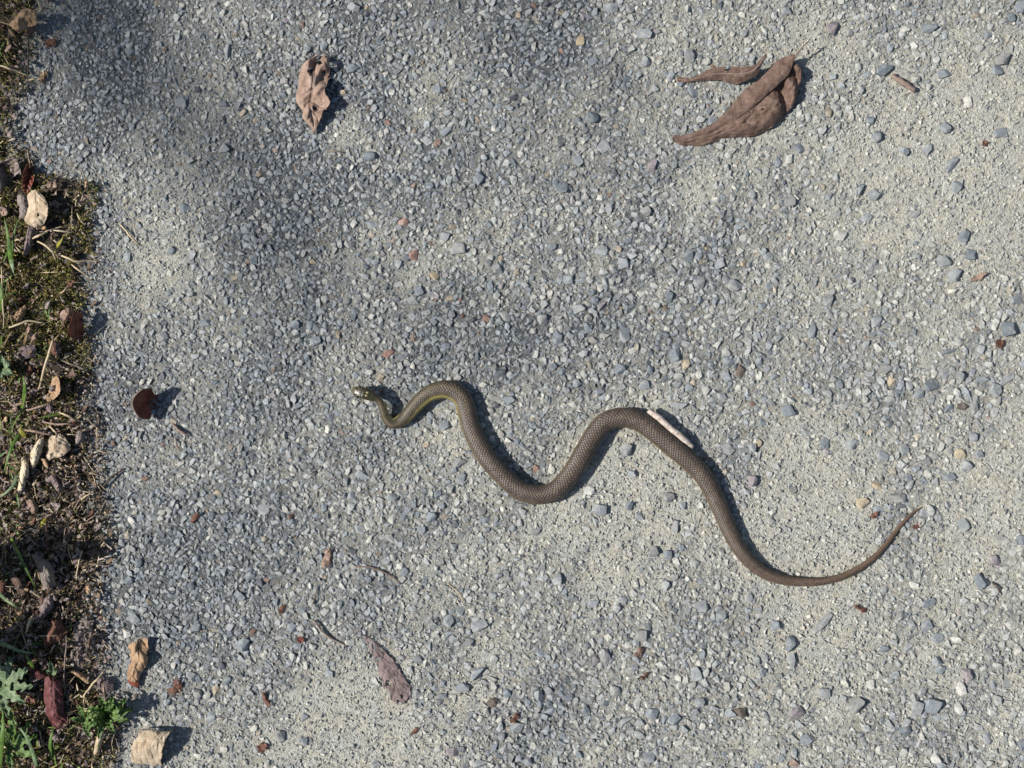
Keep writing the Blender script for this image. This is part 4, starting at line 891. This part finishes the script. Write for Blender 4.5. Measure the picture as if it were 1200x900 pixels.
# --- moss, litter crumbs, grass: uncountable
def blades(n, fn):
    """fn -> base xyz, direction xyz, width, length, colour; each a folded 2-quad blade"""
    B, D, Wd, C = fn(n)
    n = len(B)
    side = np.cross(D, rng.normal(0, 1, (n, 3))); side /= np.linalg.norm(side, axis=1, keepdims=True) + 1e-9
    droop = np.zeros((n, 3)); droop[:, 2] = -np.linalg.norm(D, axis=1) * rng.uniform(.05, .4, n)
    a = B + side * Wd[:, None] * .5; b = B - side * Wd[:, None] * .5
    m = B + D * .55; c = m + side * Wd[:, None] * .5; d = m - side * Wd[:, None] * .5
    e = B + D + droop
    V = np.stack([a, b, c, d, e], 1).reshape(-1, 3); k = (np.arange(n) * 5)[:, None]
    T = np.concatenate([k + np.array((0, 1, 3)), k + np.array((0, 3, 2)), k + np.array((2, 3, 4))], 0)
    return V, T, np.repeat(C, 5, 0)
def verge_points(n, inset, weight):
    px = rng.uniform(-90, 150, n * 6); py = rng.uniform(-80, 980, n * 6)
    ok = (verge_dist(px, py) > inset) & (rng.random(n * 6) < weight(px, py))
    px, py = px[ok][:n], py[ok][:n]
    x = (px - 600) * S; y = (450 - py) * S
    return px, py, np.stack([x, y, np.maximum(soil_h(x, y), base_h(x, y))], 1)
def moss_w(px, py):
    w = .18 + 1.1 * np.exp(-((py - 320) / 110) ** 2) + .3 * np.exp(-((py - 60) / 60) ** 2) * (px < 40) + .35 * np.exp(-((py - 850) / 50) ** 2)
    return w * sstep(-.6, .1, fbm(px / 24, py / 24, 2, 61))
def moss_fn(n):
    px, py, B = verge_points(n, -3, moss_w); n = len(B)
    B[:, 2] += (2.5 + 4.5 * np.abs(fbm(px / 15, py / 15, 2, 63))) * .001 * rng.random(n)
    D = rng.normal(0, 1, (n, 3)); D[:, 2] = np.abs(D[:, 2]) + .4; D /= np.linalg.norm(D, axis=1, keepdims=True)
    D *= rng.uniform(1.5, 4.2, n)[:, None] * .001
    pal = np.array([(.19, .165, .04), (.15, .155, .035), (.24, .20, .06), (.11, .13, .03), (.20, .14, .07), (.30, .25, .12)])
    C = pal[rng.integers(0, len(pal), n)] * rng.uniform(.6, 1.3, (n, 1))
    return B, D, rng.uniform(.5, 1.1, n) * .001, C
V, T, C = blades(38000, moss_fn)
o = obj('moss', new_mesh('moss', V, tris=T, cols=C), M['moss']); tag(o, 'olive green moss cushions growing over the verge', 'moss', kind='stuff')
def crumb_fn(n):
    px, py, B = verge_points(n, -13, lambda px, py: .35 + .65 * sstep(380, 560, py) * (1 - .4 * sstep(800, 860, py))); n = len(B)
    B[:, 2] += rng.random(n) ** 1.5 * .007
    D = rng.normal(0, 1, (n, 3)); D[:, 2] = D[:, 2] * .5; D /= np.linalg.norm(D, axis=1, keepdims=True)
    D *= (1.5 + 5.5 * rng.random(n) ** 2)[:, None] * .001
    pal = np.array([(.16, .11, .08), (.25, .20, .165), (.34, .29, .25), (.10, .07, .055), (.22, .15, .09), (.42, .35, .26), (.25, .20, .19), (.05, .04, .03)])
    C = pal[rng.integers(0, len(pal), n)] * rng.uniform(.6, 1.3, (n, 1))
    return B, D, rng.uniform(.6, 2.6, n) * .001, C
V, T, C = blades(15000, crumb_fn)
V2, T2, C2 = blades(3600, lambda n: (lambda B, D, W_, C_: (B, D * 3.2, W_ * .35, np.clip(C_ * 0 + np.array((.44, .35, .23)) * rng.uniform(.5, 1.25, (len(C_), 1)), 0, 1)))(*crumb_fn(n)))
V, T, C = merge([(V, T, C), (V2, T2, C2)])
o = obj('leaf_litter', new_mesh('leaf_litter', V, tris=T, cols=C), M['litter']); tag(o, 'crumbled brown leaf litter and straw bits covering the verge', 'leaf litter', kind='stuff')

def blade_mesh(base, tipdir, length, width, bend, nseg=9):
    """one grass blade: V-folded tapering strip, metres"""
    base = np.array(base); d = np.array(tipdir, float); d /= np.linalg.norm(d)
    side = np.cross(d, (0, 0, 1)); side /= np.linalg.norm(side) + 1e-9
    V = []; 
    for i in range(nseg + 1):
        t = i / nseg; c = base + d * length * t + np.array((0, 0, -bend * length * t * t))
        w = width * (1 - t ** 2.2) * (.75 + .5 * min(1, t * 4) * .5) + .00008
        V += [c - side * w * .5 + np.array((0, 0, w * .22)), c, c + side * w * .5 + np.array((0, 0, w * .22))]
    F = []
    for i in range(nseg):
        for q in (0, 1): F.append((i * 3 + q, i * 3 + q + 1, i * 3 + q + 4, i * 3 + q + 3))
    return np.array(V), np.array(F)
gv, gt, gc = [], [], []; off = 0
gpal = np.array([(.06, .12, .018), (.10, .17, .025), (.14, .20, .04), (.22, .19, .06), (.20, .13, .05)])
for (y0, y1, x0, x1, n) in [(255, 420, -40, 14, 26), (400, 620, -40, 30, 190), (280, 420, -40, 20, 50), (620, 760, -40, 30, 34), (740, 980, -60, 100, 130), (-60, 80, -60, 12, 24), (300, 520, 10, 90, 26), (845, 960, 40, 130, 40)]:
    for i in range(n):
        px, py = rv.uniform(x0, x1), rv.uniform(y0, y1); b = P(px, py, 0)
        a = rv.uniform(0, 6.283); el = rv.uniform(.15, .9)
        v, f = blade_mesh(b, (math.cos(a) * math.cos(el) * .6, math.sin(a) * math.cos(el), math.sin(el)), rv.uniform(.008, .026), rv.uniform(.0008, .0022), rv.uniform(.1, .55))
        gv.append(v); gt.append(f + off); off += len(v)
        gc.append(np.repeat((gpal[rv.randrange(5)] * rv.uniform(.7, 1.25))[None], len(v), 0))
o = obj('grass', new_mesh('grass', np.vstack(gv), tris=np.vstack(gt), cols=np.vstack(gc), smooth=True), M['grass']); tag(o, 'short green grass growing among the verge litter', 'grass', kind='stuff')

# --- individually visible grass blades
def strap(name, pts, w, mat, label, group=None, cat='grass blade'):
    """pts px,py,zmm from base to tip"""
    W = cr(np.array([P(*p) for p in pts]), 16); n = len(W); V = []
    for i in range(n):
        t = W[min(i + 1, n - 1)] - W[max(i - 1, 0)]; s = np.cross(t, (0, 0, 1)); s /= np.linalg.norm(s) + 1e-9
        u = i / (n - 1); ww = w * S * (1 - .92 * u ** 2) * (.7 + .3 * min(1, u * 5))
        V += [W[i] - s * ww * .5 + np.array((0, 0, ww * .2)), W[i], W[i] + s * ww * .5 + np.array((0, 0, ww * .2))]
    F = [(i * 3 + q, i * 3 + q + 1, i * 3 + q + 4, i * 3 + q + 3) for i in range(n - 1) for q in (0, 1)]
    o0 = P(pts[0][0], pts[0][1]); me = new_mesh(name, np.array(V) - o0, F); me.polygons.foreach_set('use_smooth', np.ones(len(me.polygons), bool))
    o = obj(name, me, M[mat]); o.location = o0; solid(o, .00015); return tag(o, label, cat, group)
strap('grass_blade', [(14,312,3),(12,295,14),(10,278,20),(5,255,20)], 6.5, 'green', 'broad green grass blade left of the mauve withered leaf')
strap('grass_blade', [(12,312,3),(15,292,12),(17,272,16),(22,254,14)], 3.5, 'green', 'slim green grass blade beside the broad one')
strap('grass_blade', [(13,300,3),(14,308,12),(15,314,14),(16,321,12)], 5, 'palegreen', 'short pale green grass tip under the broad blade')
strap('grass_blade', [(1,366,3),(2,352,12),(2,342,16),(1,330,16)], 6, 'green', 'vivid green grass tip at the outer side of the moss')
strap('grass_blade', [(12,628,3),(22,648,20),(30,665,24),(42,690,14)], 4.5, 'green', 'arching green grass blade over the dark hollow')
strap('grass_blade', [(-4,692,5),(6,702,15),(16,709,18),(27,716,12)], 4, 'palegreen', 'green grass blade below the arching one')
strap('grass_blade', [(-6,752,5),(10,757,16),(24,763,18),(42,766,12)], 5, 'palegreen', 'long pale green blade above the toothed weed')
strap('grass_blade', [(26,505,3),(16,520,14),(10,535,18),(4,555,16)], 4.5, 'green', 'green blade slanting left of the cream strips')
strap('grass_blade', [(20,556,3),(17,566,14),(10,575,18),(-2,584,14)], 5, 'palegreen', 'bluish green blade below the lower cream strip')
strap('grass_blade', [(27,470,3),(29,460,12),(29,450,16),(27,440,16)], 5, 'green', 'upright green blade left of the hook-shaped leaf')
strap('grass_blade', [(40,784,3),(37,778,12),(33,772,15),(29,765,14)], 6, 'green', 'bright green blade tip above the dark maroon leaf')
strap('grass_blade', [(66,290,3),(69,286,12),(72,282,13),(74,277,12)], 4.5, 'olive', 'short yellow-green blade in the moss')
strap('grass_blade', [(45,905,3),(38,880,18),(30,862,22),(20,850,16)], 5, 'palegreen', 'long green blade under the toothed weed')
strap('grass_blade', [(60,890,3),(59,872,14),(61,860,16),(64,850,12)], 4, 'green', 'green blade below the crimson leaf')
strap('grass_blade', [(0,900,3),(2,870,20),(4,852,24),(3,830,20)], 7, 'green', 'broad bright blade at the bottom of the toothed weed')
strap('yellow_leaf', [(30,512,4),(27,508,9),(24,504,11),(25,498,9)], 6, 'olive', 'small yellow leaf left of the thick pale stalk', cat='leaf')
strap('yellow_leaf', [(53,606,4),(52,610,10),(50,613,12),(48,618,9)], 7, 'olive', 'small yellow-green leaf by the thin rusty stem', cat='leaf')

# --- weeds: each leaf a part
def weed(name, label, center, specs, mat, lobes):
    o0 = P(*center); root = empty(name, o0); tag(root, label, 'weed')
    for k, (ang, L, W, zt) in enumerate(specs):
        a = math.radians(ang); n = 26; nv = 5
        V = []
        for i in range(n):
            t = i / (n - 1); r = L * t; z = 2 + zt * math.sin(t * 2.2) / .81
            cxp = center[0] + math.cos(a + .25 * t) * r; cyp = center[1] - math.sin(a + .25 * t) * r
            prof = math.sin(math.pi * min(1, t ** .8)) ** .7 if t < 1 else 0
            tooth = 1 - (.62 * (0.5 + .5 * math.cos(t * lobes * 2 * math.pi)) if lobes else 0)
            wd = W * (prof * tooth + .06)
            for v in np.linspace(-1, 1, nv):
                x = cxp + math.sin(a) * v * wd * .5; y = cyp + math.cos(a) * v * wd * .5
                V.append(P(x, y, max(.6, z + abs(v) * 1.6 + .5 * math.sin(i * 1.3 + v * 2))))
        F = [(i * nv + q, i * nv + q + 1, (i + 1) * nv + q + 1, (i + 1) * nv + q) for i in range(n - 1) for q in range(nv - 1)]
        me = new_mesh('leaf', np.array(V) - o0, F); me.polygons.foreach_set('use_smooth', np.ones(len(me.polygons), bool))
        lf = obj('leaf', me, M[mat], root); solid(lf, .0002)
        mid = np.array(V).reshape(n, nv, 3)[:, nv // 2] + np.array((0, 0, .0002))
        obj('midrib', tube_mesh('midrib', mid[::2], np.array([.9, .6, .3]) * S, 5, 0, k, o0), M['palegreen'], lf).location = (0, 0, 0)
    return root
weed('toothed_weed', 'pale green toothed weed rosette left of the crimson leaf', (-2, 800, 1), [(48, 34, 17, 9), (12, 40, 17, 12), (-20, 42, 16, 9), (-52, 40, 16, 12), (85, 36, 16, 8), (-85, 46, 17, 8), (150, 30, 15, 8), (210, 34, 15, 8)], 'palegreen', 5)
weed('shade_weed', 'unseen broad-leaved weed added to shade the dark hollow of the verge', (-62, 662, 1), [(10, 40, 26, 34), (50, 42, 26, 46), (-35, 40, 26, 40), (95, 40, 24, 40), (-80, 42, 24, 34), (150, 40, 24, 38), (210, 40, 24, 38), (-5, 30, 22, 56)], 'green', 0)  # added out of view so its raised leaves shade the hollow
weed('shade_weed', 'unseen broad-leaved weed added to shade the verge around the pale rosette', (-75, 770, 1), [(10, 44, 26, 40), (50, 42, 26, 46), (-35, 44, 26, 44), (95, 40, 24, 40), (-80, 42, 24, 34), (150, 40, 24, 38), (210, 40, 24, 38)], 'green', 0)  # second unseen weed, added for the shade it throws near the rosette
weed('toothed_weed', 'green toothed weed sprouting below the pale rosette', (12, 872, 1), [(75, 40, 13, 14), (35, 36, 12, 10), (5, 34, 12, 10), (110, 30, 12, 12), (160, 34, 12, 8), (-40, 36, 12, 8), (-100, 34, 12, 9)], 'green', 4)
weed('feathery_weed', 'small green feathery weed spilling onto the gravel above the rolled beige leaf', (126, 838, 1), [(28, 30, 12, 11), (62, 24, 11, 12), (2, 32, 11, 9), (-28, 26, 10, 8), (100, 24, 11, 10), (145, 26, 12, 9), (200, 30, 12, 9), (235, 30, 11, 10), (275, 22, 10, 9), (15, 20, 9, 15), (170, 18, 9, 14), (80, 14, 8, 16)], 'green', 4)
weed('feathery_weed', 'little weed sprig between the crimson leaf and the feathery weed', (98, 846, 1), [(40, 20, 8, 9), (95, 22, 8, 10), (150, 16, 8, 8), (-20, 20, 8, 8), (-80, 20, 8, 8)], 'green', 3)
weed('seedling', 'tiny pale seedling with two leaves above the crimson leaf', (60, 791, 8), [(80, 16, 7, 7), (35, 10, 6, 8), (120, 8, 5, 7)], 'palegreen', 0)
weed('seedling', 'pale grey-green seedling on the outer side of the moss by the dull brown leaf', (2, 430, 3), [(80, 14, 8, 9), (20, 12, 8, 8), (-50, 16, 9, 9), (150, 12, 8, 8), (-110, 14, 8, 8)], 'palegreen', 0)

# ------------------------------------------------------------------ bare tree up-sun whose branches throw soft shade on the track
def bare_tree():
    back = -LDIR
    def at(px, py, t): return np.array(((px - 600) * S, (450 - py) * S, 0)) + np.array(back) * t
    base = np.array((-8.4, .5, -.05))
    root = empty('bare_tree', base); tag(root, 'bare roadside tree whose branches overhang the verge', 'tree')
    tr = cr([base, base + (.05, 0, 1.6), base + (.12, -.02, 3.6), base + (.3, .02, 5.6), base + (.35, 0, 7.2)], 20)
    obj('trunk', tube_mesh('trunk', tr, [.17, .13, .11, .08, .03], 12, .06, 1, base), M['bark'], root)
    lines = [([tr[12], at(-260, -150, 8.9), at(60, 30, 8.6), at(190, 115, 8.5), at(300, 235, 8.4), at(400, 345, 8.4), at(540, 385, 8.3), at(760, 420, 8.2)], [.034, .028, .022, .018, .0095, .0042, .0035, .0025]),
             ([at(60, 30, 8.6), at(110, 60, 8.6), at(180, 80, 8.5), at(260, 90, 8.5)], [.013, .010, .005]),
             ([at(-260, -150, 8.9), at(100, -110, 8.7), at(420, -70, 8.6), at(600, 10, 8.5), at(680, 110, 8.5), at(720, 200, 8.4)], [.014, .009, .006, .004]),
             ([at(300, 235, 8.4), at(330, 320, 8.4), at(360, 420, 8.3)], [.008, .006, .003]),
             ([tr[10], at(-500, 300, 8.8), at(-300, 420, 8.6), at(-150, 600, 8.5), at(-30, 690, 8.5), at(20, 760, 8.4)], [.03, .022, .015, .012])]
    for pts, rr in lines:
        obj('branch', tube_mesh('branch', cr(np.array(pts), 40), rr, 8, .06, 2, base), M['bark'], root)
bare_tree()
